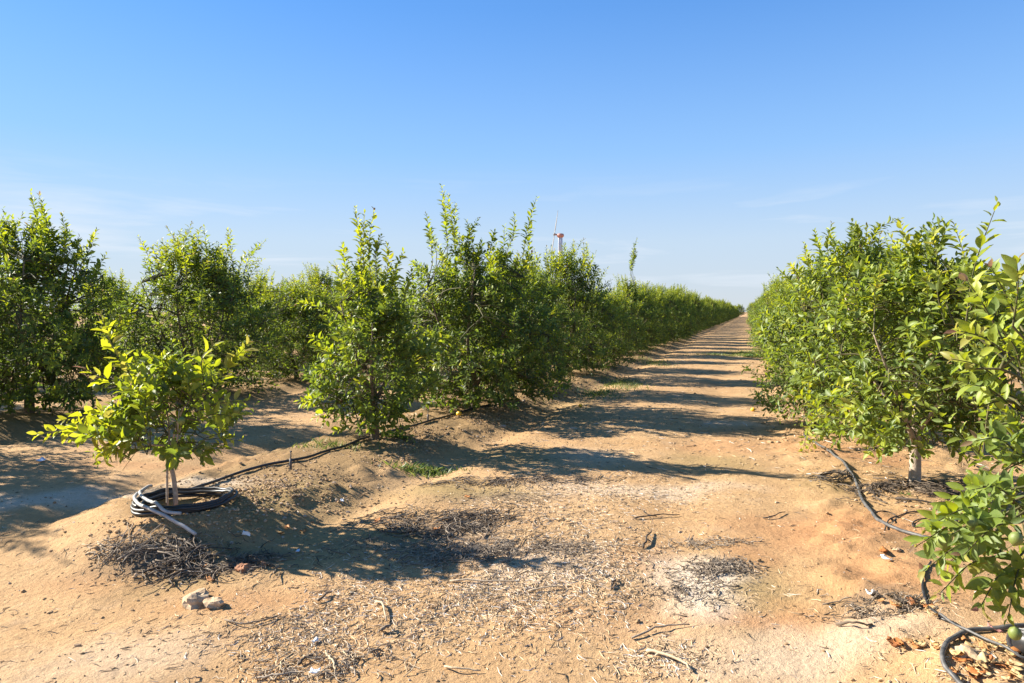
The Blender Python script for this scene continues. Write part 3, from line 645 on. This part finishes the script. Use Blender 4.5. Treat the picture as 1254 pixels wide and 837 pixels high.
q = loose([(186, 616), (172, 622), (186, 632), (200, 640), (222, 642)], 34, .016, .0); q[:, 2] += np.linspace(.12, .06, 34)
hose('hose_end', q, .012, M_HOSE_GREY, 'second pale grey hose lying inside the cut end at the coil')
# right-hand hose
hose('drip_hose', on_ground([(984, 497), (997, 508), (994, 524), (985, 535), (1000, 545), (1024, 561), (1040, 578), (1050, 597), (1056, 615), (1070, 634), (1088, 646), (1112, 655), (1140, 662), (1180, 668)], .013, 120, .003), .013, M_HOSE_DUSTY, 'dusty dark hose snaking along the dirt beside the tree with pale trunk')
hose('drip_hose', on_ground([(1140, 690), (1130, 712), (1133, 735), (1150, 757), (1168, 765)], 
    .007, 40, .002), .0065, M_HOSE, 'thin black tube curving out under the low tree')
hose('drip_hose', on_ground([(1262, 770), (1230, 772), (1195, 775), (1172, 783), (1156, 797), (1155, 813), (1166, 830), (1184, 846)], .012, 60, .003), .0115, M_HOSE_DUSTY, 'dusty hose bending round the dry leaves under the low tree')
hose('drip_hose', on_ground([(1150, 760), (1176, 777), (1210, 794), (1240, 808), (1262, 818)], .008, 30, .03), .006, M_HOSE_DUSTY, 'thin straight tube lying across the bent hose')
hose('thin_tube', on_ground([(1070, 629), (1085, 627), (1098, 634), (1090, 645)], .005, 24), .0045, M_WIRE, 'short thin tube arching beside the snaking hose')
q = on_ground([(1083, 650), (1090, 637), (1110, 629), (1135, 627), (1145, 634), (1135, 643), (1118, 646), (1122, 639), (1145, 635), (1172, 637)], .006, 70, .002)
hose('thin_tube', q, .005, M_WIRE, 'thin dark tube looping to the sprinkler stake')
# small coil of wire
g0 = gp(1019, 586); r_ = np.random.default_rng(4); w = []
for k in range(150):
    a = k * .30; rx = .13 + .02 * math.sin(k * .37); ry = .10 + .02 * math.sin(k * .23 + 1); x = g0[0] + rx * math.cos(a) + .02 * math.sin(k * .05); y = g0[1] + ry * math.sin(a)
    w.append((x, y, Hs(x, y) + .008 + .022 * abs(math.sin(k * .11)) + .0002 * k))
hose('wire_coil', np.array(w), .0042, M_WIRE, 'small bundle of coiled dark wire lying on the dirt', 'wire', 5)
# sprinkler stakes
def stake(px, py, hgt, label):
    p = gp(px, py); e = link('sprinkler_stake', None, None, (p[0], p[1], Hs(p[0], p[1])), label=label, cat='stake')
    g = Geo(); g.tube([(0, 0, -.08), (0, 0, hgt * .3), (.002, .001, hgt * .62)], [.012, .013, .012], 8); link('post', g.mesh('post', M_STAKE), e)
    g = Geo(); g.tube([(0, 0, hgt * .6), (.004, 0, hgt * .85), (.005, 0, hgt)], [.005, .005, .004], 6); link('riser', g.mesh('riser', M_STAKE), e)
    g = Geo(); g.tube([(.005, 0, hgt * .97), (.005, 0, hgt * 1.02), (.005, 0, hgt * 1.08)], [.006, .013, .005], 8); link('nozzle', g.mesh('nozzle', M_STAKE), e)
    g = Geo(); g.tube(spline([(0, 0, hgt * .5), (.08, .01, hgt * .42), (.14, .06, .02)], 8), .004, 5); link('feed_tube', g.mesh('feed_tube', M_WIRE), e)
stake(356, 575, .17, 'dark plastic sprinkler stake beside the straight hose')
stake(1171, 641, .16, 'dark sprinkler stake at the end of the looping thin tube')
stake(524, 516, .15, 'small sprinkler stake between the slim tree and the wide bushy tree')
# grey pipe ring in the corner
p = gp(1262, 803); e = link('pipe_fitting', None, None, (p[0], p[1], Hs(p[0], p[1]) + .06), label='grey ribbed pipe end with dark mouth lying under the low tree', cat='pipe')
ax_ = norm(np.array([-.75, -.62, .05])); 
g = Geo(); s_ = np.linspace(-.10, .06, 9); g.tube(ax_ * s_[:, None], .058 + .006 * (np.arange(9) % 2), 22, cap=False); link('pipe', g.mesh('pipe', M_HOSE_GREY), e)
g = Geo(); g.tube(np.array([ax_ * -.09, ax_ * .058]), .050, 22); link('mouth', g.mesh('mouth', M_HOSE), e)
g = Geo(); g.tube(np.array([ax_ * .045, ax_ * .066]), .068, 22, cap=False); g.tube(np.array([ax_ * .066, ax_ * .045]), .055, 22, cap=False); link('collar', g.mesh('collar', M_HOSE_GREY), e)

# ------------------------------------------------------------------ loose things on the ground
def rock(px, py, s, m, label, seed, name='stone', cat='stone', flat=.6, group=None):
    r_ = np.random.default_rng(seed); g = Geo(); nu, nv = 12, 8
    vs_ = []; 
    for j in range(1, nv):
        th = math.pi * j / nv
        for i in range(nu):
            a = 2 * math.pi * i / nu; d = np.array([math.sin(th) * math.cos(a), math.sin(th) * math.sin(a), math.cos(th)])
            k = 1 + .22 * math.sin(d[0] * 3.1 + seed) * math.cos(d[1] * 3.7 + seed * 2) + .16 * math.sin(d[2] * 5 + d[0] * 4 + seed) + r_.normal(0, .06)
            vs_.append(d * k)
    vs_ = np.array(vs_ + [np.array([0, 0, 1.]), np.array([0, 0, -1.])]); n0 = (nv - 1) * nu
    f4 = [[j * nu + i, (j + 1) * nu + i, (j + 1) * nu + (i + 1) % nu, j * nu + (i + 1) % nu] for j in range(nv - 2) for i in range(nu)]
    f3 = [[n0, i, (i + 1) % nu] for i in range(nu)] + [[n0 + 1, (nv - 2) * nu + (i + 1) % nu, (nv - 2) * nu + i] for i in range(nu)]
    vs_ = vs_ * np.array([s * 1.25, s * .9, s * flat]); g.add(vs_, f3, f4, r_.uniform(.4, .9)); p = gp(px, py)
    o = link(name, g.mesh(name, m, smooth=False), None, (p[0], p[1], Hs(p[0], p[1]) + s * flat * .35), label=label, cat=cat, group=group); o.rotation_euler = (0, 0, r_.uniform(0, 6.28)); return o
rock(240, 738, .075, M_ROCK, 'large pale dirt clod with a flat top below the brush pile', 1)
rock(262, 741, .05, M_ROCK, 'pale stone with a dark shadowed end next to the large clod', 2)
rock(299, 698, .045, M_ROCK_RED, 'reddish brown stone at the edge of the dark brush pile', 3)
rock(323, 693, .030, M_ROCK_RED, 'small orange stone beside the reddish brown stone', 4)
rock(1188, 806, .062, M_ROCK, 'pale round stone inside the bend of the dusty hose', 5)
rock(1098, 654 + 20, .02, M_ROCK, 'small pale pebble below the snaking hose', 6)
def stick(pxs, r, tint, label, group=None, lift=.004, fork=None, name='stick', cat='stick'):
    pts = np.array([gp(*q) for q in pxs]); n = 9; s = spline(pts, n); r_ = np.random.default_rng(int(pxs[0][0] * 7 + pxs[0][1])); s[:, :2] += r_.normal(0, .005, (n, 2)); s[:, 2] = H(s[:, 0], s[:, 1]) + r + lift + .012 * np.abs(np.sin(np.linspace(0, 3, n)))
    g = Geo(); g.tube(s, np.linspace(r, r * .55, n), 6, tint)
    if fork:
        p2 = np.array([gp(*q) for q in fork]); s2 = spline(np.concatenate([[s[4]], p2]), 6); s2[:, 2] = H(s2[:, 0], s2[:, 1]) + r + lift; g.tube(s2, np.linspace(r * .7, r * .35, 6), 5, tint)
    return link(name, g.mesh(name, M_STICK), label=label, cat=cat, group=group)
stick([(551, 714), (580, 715), (610, 716), (636, 715)], .007, .75, 'long straight tan stick lying across the straw litter')
stick([(648, 727), (668, 724), (690, 722)], .006, .8, 'short pale stick just beyond the long tan stick')
stick([(774, 784), (800, 775), (822, 770), (846, 768)], .006, .55, 'bent brown twig on the sandy track below the pale patch')
stick([(462, 739), (470, 746), (474, 763)], .008, .85, 'thick bleached curved stick end standing out of the dirt')
stick([(788, 672), (792, 662), (797, 653)], .008, .12, 'short dark upright twig stub on the track', fork=[(798, 666)])
stick([(753, 668), (770, 671), (788, 672)], .004, .8, 'thin straw coloured stick touching the dark twig stub')
stick([(776, 636), (795, 635), (815, 633), (832, 632)], .006, .15, 'dark crooked twig lying across the alley', fork=[(790, 630), (786, 625)])
stick([(748, 722), (752, 716), (753, 709)], .006, .1, 'small dark forked twig in the straw litter', fork=[(749, 712)])
stick([(276, 762), (300, 768), (322, 764), (345, 754)], .005, .42, 'grey branched twig on the bare sand', fork=[(335, 758), (350, 759)])
stick([(389, 739), (398, 733), (405, 728)], .008, .3, 'short brown stick half buried in the sand')
stick([(450, 803), (460, 801), (470, 801)], .007, .3, 'short brown stick below the bleached curved stick')
stick([(466, 776), (473, 773), (479, 771)], .011, .45, 'stubby light brown wood chip on the sand')
stick([(399, 803), (406, 815), (411, 827)], .007, .85, 'straight bleached stick lying in the straw')
stick([(545, 820), (560, 824), (590, 824)], .006, .9, 'long pale curved stick on the sandy track')
stick([(314, 833), (340, 832), (370, 826)], .006, .6, 'long thin brown stem at the edge of the sand')
stick([(365, 817), (375, 810), (384, 806)], .008, .15, 'dark stick lying over the straw heap')
stick([(1026, 768), (1045, 768), (1068, 767)], .008, .3, 'grey brown stick below the litter strip with the white scrap')
stick([(935, 636), (948, 635), (960, 629)], .006, .15, 'dark twig on the reddish dirt')
stick([(1098, 613), (1120, 616), (1152, 622)], .012, .12, 'dark straight branch behind the looping thin tube')
stick([(790, 800), (812, 806), (834, 816), (848, 826)], .009, .88, 'split pale cane on the sandy track')
stick([(800, 806), (818, 804), (838, 808)], .006, .8, 'thin pale cane beside the split cane')
# scraps and fallen leaves
def scrap(px, py, s, m, label, seed, name='scrap', cat='litter', group=None, up=.3, tint=.5, elong=1.5):
    r_ = np.random.default_rng(seed); n = 5; u, v = np.meshgrid(np.linspace(-1, 1, n), np.linspace(-1, 1, n))
    edge = 1 - .32 * r_.random((n, n)) * (np.maximum(np.abs(u), np.abs(v)) > .9); z = up * (.5 * np.sin(u * 2 + seed) * np.cos(v * 2.3) + .5 * u * u + r_.normal(0, .12, (n, n)))
    a = np.stack([u * edge * elong, v * edge * (1 - .45 * u * u if name == 'dry_leaf' else 1), z], -1).reshape(-1, 3) * s
    i_ = (np.arange(n - 1)[:, None] * n + np.arange(n - 1)[None]).ravel(); f4 = np.stack([i_, i_ + 1, i_ + n + 1, i_ + n], -1)
    nv = n * n; rimi = [0, 1, 2, 3, 4, 9, 14, 19, 24, 23, 22, 21, 20, 15, 10, 5]
    low = a + np.array([0, 0, -.0015]); f_low = f4[:, ::-1] + nv; sides = [[rimi[(k + 1) % 16], rimi[k], rimi[k] + nv, rimi[(k + 1) % 16] + nv] for k in range(16)]
    g = Geo(); g.add(np.concatenate([a, low]), None, np.concatenate([f4, f_low, np.array(sides)]), tint); p = gp(px, py)
    o = link(name, g.mesh(name, m), None, (p[0], p[1], Hs(p[0], p[1]) + s * up * .6 + .006), label=label, cat=cat, group=group); o.rotation_euler = (r_.normal(0, .15), r_.normal(0, .15), r_.uniform(0, 6.28)); return o
o = scrap(302, 659, .015, M_PAPER, 'white paper scrap standing upright beside the mound', 3, elong=2.2, up=.8); o.rotation_euler = (1.3, .2, .3); o.location.z += .02
scrap(365, 676, .015, M_PAPER_BLUE, 'bluish white plastic scrap in the shadow of the young tree', 4)
scrap(419, 614, .015, M_PAPER_BLUE, 'small pale scrap on the rough slope of the mound', 5, elong=2)
scrap(1068, 731, .026, M_PAPER, 'crumpled white scrap lying on the strip of leaf litter', 6, up=.9)
scrap(1086, 687, .022, M_PAPER, 'tiny pale crumpled scrap below the orange leaf', 7, up=.8)
scrap(386, 825, .018, M_PAPER_BLUE, 'pale blue scrap in the straw heap', 8, up=.7)
scrap(386, 788, .014, M_PAPER, 'white stone-like scrap on the open sand', 9, up=1.0)
scrap(50, 566, .04, M_PAPER_BLUE, 'bluish plastic scrap in the shade behind the young tree', 10, up=.5)
scrap(1081, 677, .034, M_DRYLEAF, 'curled bright orange dead leaf on the reddish dirt', 12, 'dry_leaf', 'leaf', tint=.32, up=.5)
scrap(1218, 773, .022, M_RED, 'small red plastic scrap next to the pipe end', 13, up=.6)
r_ = np.random.default_rng(77)
for k in range(70):
    u = r_.random()
    if k < 44: px, py = r_.uniform(1165, 1250), r_.uniform(786, 834)
    elif k < 58: px, py = r_.normal(1135, 18), r_.normal(790, 5)
    else: px, py = r_.normal(1110, 22), r_.normal(741, 6)
    scrap(px, py, r_.uniform(.012, .026), M_DRYLEAF, 'tan curled dry leaf in the litter under the low tree' if k < 58 else 'brown dry leaf in the litter strip beside the crumpled white scrap', 200 + k, 'dry_leaf', 'leaf', 'dry leaves under the low tree' if k < 58 else 'dry leaves in the litter strip', up=r_.uniform(.3, .9), tint=r_.uniform(.15, .95) if k < 58 else r_.uniform(.1, .8))
for k, (px, py) in enumerate([(345, 655), (352, 648), (372, 652), (258, 712), (250, 696), (236, 690), (462, 640), (535, 650), (573, 610)]):
    scrap(px, py, .022, M_DRYLEAF, 'small orange brown fallen leaf on the dark litter by the mound', 300 + k, 'dry_leaf', 'leaf', 'fallen leaves by the mound', up=.6, tint=.35)
def fallen(px, py, s, label, up=.9):
    p = gp(px, py); o = link('fallen_lemon', lemon_mesh(M_LEMON_Y), None, (p[0], p[1], Hs(p[0], p[1]) + s * up), label=label, cat='lemon'); o.scale = (s, s, s * 1.1); o.rotation_euler = (1.4, .2, 1.0)
fallen(562, 510, .042, 'ripe yellow lemon on the mound under the wide bushy tree')
fallen(922, 504, .034, 'yellow lemon lying in the open alley')
fallen(711, 499, .032, 'yellow lemon at the foot of the mounds past the wide bushy tree')

# ------------------------------------------------------------------ brush piles of pruned twigs
def brush(px, py, n, spread, label, tints, seed, rad=.004, lens=(.10, .35), hgt=.05, ang=None, stuff=0):
    r_ = np.random.default_rng(seed); c = gp(px, py); e = link('brush_pile', None, None, (c[0], c[1], Hs(c[0], c[1])), label=label, cat='brush pile')
    base = np.array([c[0], c[1], Hs(c[0], c[1])]); rest = Geo()
    for k in range(n + stuff):
        u, v = r_.normal(0, spread[0]), r_.normal(0, spread[1])
        for _ in range(6):
            if vnoise(np.array([(u + seed) * 7]), np.array([(v - seed) * 7]), seed)[0] > .30: break
            u, v = r_.normal(0, spread[0] * 1.25), r_.normal(0, spread[1] * 1.25)
        x = c[0] + u * rgt[0] - v * rgt[1]; y = c[1] + u * rgt[1] + v * rgt[0]
        a = r_.uniform(0, 6.28) if ang is None else r_.normal(ang, .95); ln = r_.uniform(*lens) * (1 if k < n else .55); m_ = 6
        t = np.linspace(-.5, .5, m_) * ln; bend = r_.normal(0, .25) * ln
        X = x + t * math.cos(a) - bend * (4 * (t / ln) ** 2) * math.sin(a) + r_.normal(0, .004, m_); Y = y + t * math.sin(a) + bend * (4 * (t / ln) ** 2) * math.cos(a) + r_.normal(0, .004, m_)
        Z = H(X, Y) + .005 + r_.random() * hgt * math.exp(-((u / spread[0]) ** 2 + (v / spread[1]) ** 2) * .35) + r_.normal(0, .004, m_) + np.linspace(0, 1, m_) * r_.uniform(0, .025)
        P = np.stack([X, Y, Z], -1) - base; q = rad * r_.uniform(.6, 1.5); tn = r_.uniform(*tints)
        if k < n: g = Geo(); g.tube(P, np.linspace(q, q * .5, m_), 5, tn); link('twig', g.mesh('twig', M_STICK), e)
        else: rest.tube(P, np.linspace(q * .7, q * .4, m_), 4, tn, False)
    if stuff: link('fine_twigs', rest.mesh('fine_twigs', M_STICK), e, kind='stuff')
brush(228, 690, 34, (.15, .10), 'dark brush pile of pruned twigs heaped against the mound under the coil', (.0, .65), 1, .005, (.14, .38), .045, ang=YAW - .9, stuff=70)
brush(165, 674, 18, (.13, .07), 'spray of thin grey twigs spreading from the dark brush pile', (.2, .8), 2, .0035, (.15, .42), .03, ang=YAW + .1, stuff=50)
brush(296, 690, 20, (.16, .09), 'loose dark twigs and chips beside the dark brush pile', (.05, .6), 3, .004, (.06, .2), .03, stuff=150)
brush(552, 642, 46, (.26, .16), 'low dark mat of twigs in the hollow between the mound and track', (.0, .6), 4, .0042, (.10, .32), .02, ang=YAW + .5, stuff=420)
brush(590, 675, 30, (.34, .10), 'grey bleached twigs scattered below the dark mat', (.3, .75), 5, .0035, (.08, .28), .015, stuff=520)
brush(882, 697, 26, (.10, .07), 'small patch of bleached grey twigs on the olive dirt', (.3, .7), 6, .0035, (.06, .18), .02, stuff=200)
brush(845, 725, 12, (.16, .12), 'sparse grey chips on the white salty patch', (.2, .6), 7, .003, (.04, .12), .01, stuff=160)
brush(870, 665, 12, (.16, .05), 'thin line of pale chips above the white salty patch', (.4, .8), 8, .003, (.05, .13), .01, stuff=120)
brush(1120, 600, 34, (.30, .16), 'dark twigs and prunings around the pale trunk beside the looping tube', (.0, .4), 9, .005, (.1, .4), .04, stuff=300)
brush(1085, 740, 12, (.14, .05), 'strip of dark and grey litter below the crumpled white scrap', (.05, .75), 10, .0035, (.05, .14), .015, ang=YAW - .6, stuff=130)
brush(620, 590, 18, (.4, .1), 'broken grey prunings along the toe of the mound', (.1, .6), 11, .004, (.1, .3), .015, stuff=260)
brush(385, 820, 14, (.22, .09), 'scatter of brown straw and sticks on the sand', (.5, 1), 12, .0035, (.06, .2), .012, stuff=200)
brush(975, 500, 10, (.3, .2), 'pale chips scattered near the start of the snaking hose', (.3, .8), 13, .003, (.06, .15), .01, stuff=150)

# ------------------------------------------------------------------ straw, chips, clods that nobody could count
def scatter_pts(n, dens, seed, x=(-7.5, 3.6), y=(2.0, 12)):
    r_ = np.random.default_rng(seed); out = []; tot = 0
    while tot < n:
        X = r_.uniform(*x, 60000); Y = y[0] + (y[1] - y[0]) * r_.random(60000) ** 1.7; k = r_.random(60000) < dens(X, Y); out.append(np.stack([X[k], Y[k]], -1)); tot += k.sum()
    return np.concatenate(out)[:n], r_
def gauss(X, Y, lst):
    m_ = np.zeros_like(X)
    for px, py, rx, ry, s in lst:
        p = gp(px, py); u = (X - p[0]) * rgt[0] + (Y - p[1]) * rgt[1]; v = -(X - p[0]) * rgt[1] + (Y - p[1]) * rgt[0]; m_ = np.maximum(m_, s * np.exp(-(u / rx) ** 2 - (v / ry) ** 2))
    return m_
STRAW = [(600, 720, .9, .45, 1), (720, 690, .5, .5, .9), (420, 770, .7, .25, .8), (680, 640, .6, .5, .7), (820, 805, .3, .15, .8), (740, 600, .8, .6, .4), (560, 680, .6, .2, .9), (640, 620, .5, .4, .8), (1180, 800, .3, .2, .5)]
def slivers(name, n, dens, seed, ln, wd, tints, m, label=None, y=(2.0, 12)):
    P, r_ = scatter_pts(n, dens, seed, y=y); n = len(P); a = r_.uniform(0, 6.283, n); l = ln[0] * (ln[1] / ln[0]) ** r_.random(n); w = wd * r_.uniform(.5, 1.5, n)
    t = np.array([-.5, 0, .5]); bend = r_.normal(0, .16, n) * l
    V = np.zeros((n, 3, 3, 3)); ca, sa = np.cos(a), np.sin(a); tilt = np.abs(r_.normal(0, .10, n)) * l
    zc = H(P[:, 0], P[:, 1])
    for i in range(3):
        cx = P[:, 0] + t[i] * l * ca - (bend if i == 1 else 0) * sa; cy = P[:, 1] + t[i] * l * sa + (bend if i == 1 else 0) * ca
        cz = H(cx, cy) + w * .35 + (t[i] + .5) * tilt; k = 1 if i == 1 else .55
        for j, (du, dz) in enumerate(((-1, -.35), (1, -.35), (0, .7))):
            V[:, i, j, 0] = cx - du * w * k * sa; V[:, i, j, 1] = cy + du * w * k * ca; V[:, i, j, 2] = cz + dz * w * k
    f = np.array([[i * 3 + j, i * 3 + (j + 1) % 3, i * 3 + 3 + (j + 1) % 3, i * 3 + 3 + j] for i in range(2) for j in range(3)])
    F = (f[None] + (np.arange(n) * 9)[:, None, None]).reshape(-1, 4); T3 = (np.array([[0, 2, 1], [6, 7, 8]])[None] + (np.arange(n) * 9)[:, None, None]).reshape(-1, 3)
    tn = np.repeat(tints(r_, n), 9)
    link(name, new_mesh(name, V.reshape(-1, 3), [T3, F], m, {'tint': tn}, False), kind='stuff', label=label, cat='litter')
slivers('straw_litter', 22000, lambda X, Y: gauss(X, Y, STRAW) * (.35 + .65 * sstep(-.15, .25, fbm(X, Y, 2.2, 3, 90))) + .006, 1, (.007, .075), .0020, lambda r_, n: np.clip(r_.normal(.68, .22, n), 0, 1), M_STRAW, 'straw and wood chips strewn over the sandy alley')
slivers('twig_litter', 5000, lambda X, Y: gauss(X, Y, DARK) + .005 + .25 * gauss(X, Y, STRAW), 2, (.010, .085), .0026, lambda r_, n: np.clip(r_.normal(.25, .2, n), 0, 1), M_STRAW, 'dark broken twigs and bark bits on the dirt')
slivers('far_litter', 4000, lambda X, Y: .3 + .7 * sstep(0, .3, fbm(X, Y, .7, 3, 96)), 3, (.03, .14), .004, lambda r_, n: np.clip(r_.normal(.5, .3, n), 0, 1), M_STRAW, 'dry chips and stems along the farther alley', y=(7, 34))
def clods(name, n, dens, seed, sz, tint, label, y=(2.0, 12), x=(-7.5, 3.6)):
    P, r_ = scatter_pts(n, dens, seed, x, y); n = len(P)
    ico = np.array([(0, 0, 1), (.89, 0, .45), (.28, .85, .45), (-.72, .53, .45), (-.72, -.53, .45), (.28, -.85, .45), (.72, .53, -.45), (-.28, .85, -.45), (-.89, 0, -.45), (-.28, -.85, -.45), (.72, -.53, -.45), (0, 0, -1)])
    f = np.array([(0, 1, 2), (0, 2, 3), (0, 3, 4), (0, 4, 5), (0, 5, 1), (1, 6, 2), (2, 7, 3), (3, 8, 4), (4, 9, 5), (5, 10, 1), (6, 7, 2), (7, 8, 3), (8, 9, 4), (9, 10, 5), (10, 6, 1), (11, 7, 6), (11, 8, 7), (11, 9, 8), (11, 10, 9), (11, 6, 10)])
    s = sz[0] * (sz[1] / sz[0]) ** (r_.random(n) ** 1.8); a = r_.uniform(0, 6.28, n)
    V = ico[None] * (1 + r_.normal(0, .16, (n, 12, 1))) * np.stack([s * r_.uniform(.8, 1.4, n), s * r_.uniform(.7, 1.1, n), s * r_.uniform(.5, .8, n)], -1)[:, None]
    X = V[..., 0] * np.cos(a)[:, None] - V[..., 1] * np.sin(a)[:, None]; Y = V[..., 0] * np.sin(a)[:, None] + V[..., 1] * np.cos(a)[:, None]
    V = np.stack([X + P[:, 0:1], Y + P[:, 1:2], V[..., 2] + (H(P[:, 0], P[:, 1]) + s * .18)[:, None]], -1)
    link(name, new_mesh(name, V.reshape(-1, 3), [(f[None] + (np.arange(n) * 12)[:, None, None]).reshape(-1, 3)], M_CLOD, {'tint': np.repeat(tint(r_, n), 12)}, False), kind='stuff', label=label, cat='dirt')
def berm_d(X, Y): return np.exp(-((X - ROW_L - .45) / .45) ** 2) * sstep(3.2, 4.2, Y) * sstep(-.3, .3, fbm(X, Y, 1.3, 3, 97)) * .9
clods('dirt_clods', 8000, lambda X, Y: berm_d(X, Y) * (Y < 10) + .003 + .5 * gauss(X, Y, [(240, 700, .45, .2, .25), (350, 590, .6, .5, 1), (1120, 610, .4, .4, .6)]), 5, (.004, .018), lambda r_, n: np.clip(r_.normal(.6, .18, n), .2, .95), 'crumbled dirt clods on the slope of the mound')
clods('grit', 6500, lambda X, Y: .25 + .75 * sstep(-.1, .35, fbm(X, Y, 1.1, 3, 98)), 6, (.0025, .011), lambda r_, n: np.clip(r_.normal(.55, .3, n), 0, 1), 'small grit and pebbles on the sandy track')
clods('far_clods', 3500, lambda X, Y: (np.exp(-((X - ROW_L - .6) / .5) ** 2) + .6 * np.exp(-((X - ROW_R + .6) / .5) ** 2)) * .9 + .03, 7, (.008, .035), lambda r_, n: np.clip(r_.normal(.4, .22, n), 0, .95), 'dirt clods along the farther mounds', y=(9, 40))

# ------------------------------------------------------------------ weeds and grass
def weed(px, py, n, s, label, seed, tint=.6):
    r_ = np.random.default_rng(seed); c = gp(px, py); a = r_.uniform(0, 6.28, n); el_ = r_.uniform(.15, .9, n); D = np.stack([np.cos(a) * np.cos(el_), np.sin(a) * np.cos(el_), np.sin(el_)], -1)
    P = np.stack([r_.normal(0, s * .8, n), r_.normal(0, s * .4, n), np.full(n, .005)], -1); P[:, 2] += H(P[:, 0] + c[0], P[:, 1] + c[1]) - Hs(c[0], c[1])
    X, D, Nn = leaf_frames(D, np.tile([[0, 0, 1.0]], (n, 1)) + r_.normal(0, .2, (n, 3)), r_)
    e = link('weed', leaves_mesh('weed', [P, X, D, Nn, s * r_.uniform(.5, 1.1, n), r_.uniform(.4, .7, n), r_.uniform(.1, .4, n), np.clip(r_.normal(tint, .15, n), 0, 1)], M_WEED), None, (c[0], c[1], Hs(c[0], c[1])), label=label, cat='weed')
weed(528, 577, 40, .11, 'low bright green weed in the shade beside the slim tree', 1)
weed(506, 577, 24, .09, 'small green weed next to the low bright weed', 2)
weed(480, 535, 40, .13, 'leafy green sucker at the foot of the slim tree', 3, .45)
weed(336, 462, 46, .22, 'light green weed clump between the second row trees', 4, .5)
weed(1108, 607, 10, .05, 'tiny green seedling beside the pale trunk', 5)
weed(925, 438, 60, .30, 'patch of green weed at the edge of the alley', 6, .3)
def grass(name, n, lst, seed, label, hgt):
    P, r_ = scatter_pts(n, lambda X, Y: gauss(X, Y, lst), seed, x=(-9, 3.0), y=(5, 30)); n = len(P); a = r_.uniform(0, 6.28, n); h = hgt * r_.uniform(.4, 1.2, n); z = H(P[:, 0], P[:, 1])
    b0 = np.stack([P[:, 0], P[:, 1], z - .003], -1); du = np.stack([np.cos(a), np.sin(a), 0 * a], -1) * .006; lean = np.stack([r_.normal(0, .4, n), r_.normal(0, .4, n), np.ones(n)], -1)
    V = np.stack([b0 - du, b0 + du, b0 + lean * h[:, None] * .5 + du * .7, b0 + lean * h[:, None] * np.array([1.4, 1.4, .95])], 1)
    link(name, new_mesh(name, V.reshape(-1, 3), [(np.array([[0, 1, 2], [0, 2, 3]])[None] + (np.arange(n) * 4)[:, None, None]).reshape(-1, 3)], M_WEED, {'tint': np.repeat(r_.uniform(.1, 1, n), 4)}), kind='stuff', label=label, cat='grass')
grass('grass', 7000, [(925, 434, .7, 1.2, 1), (900, 436, 1.2, .5, .5), (760, 470, .35, 1.0, .5), (800, 445, .3, 1.4, .45), (735, 482, .3, .6, .5), (520, 580, .25, .12, .6), (410, 548, .4, .15, .2)], 9, 'short green grass at the edges of the alley', .07)
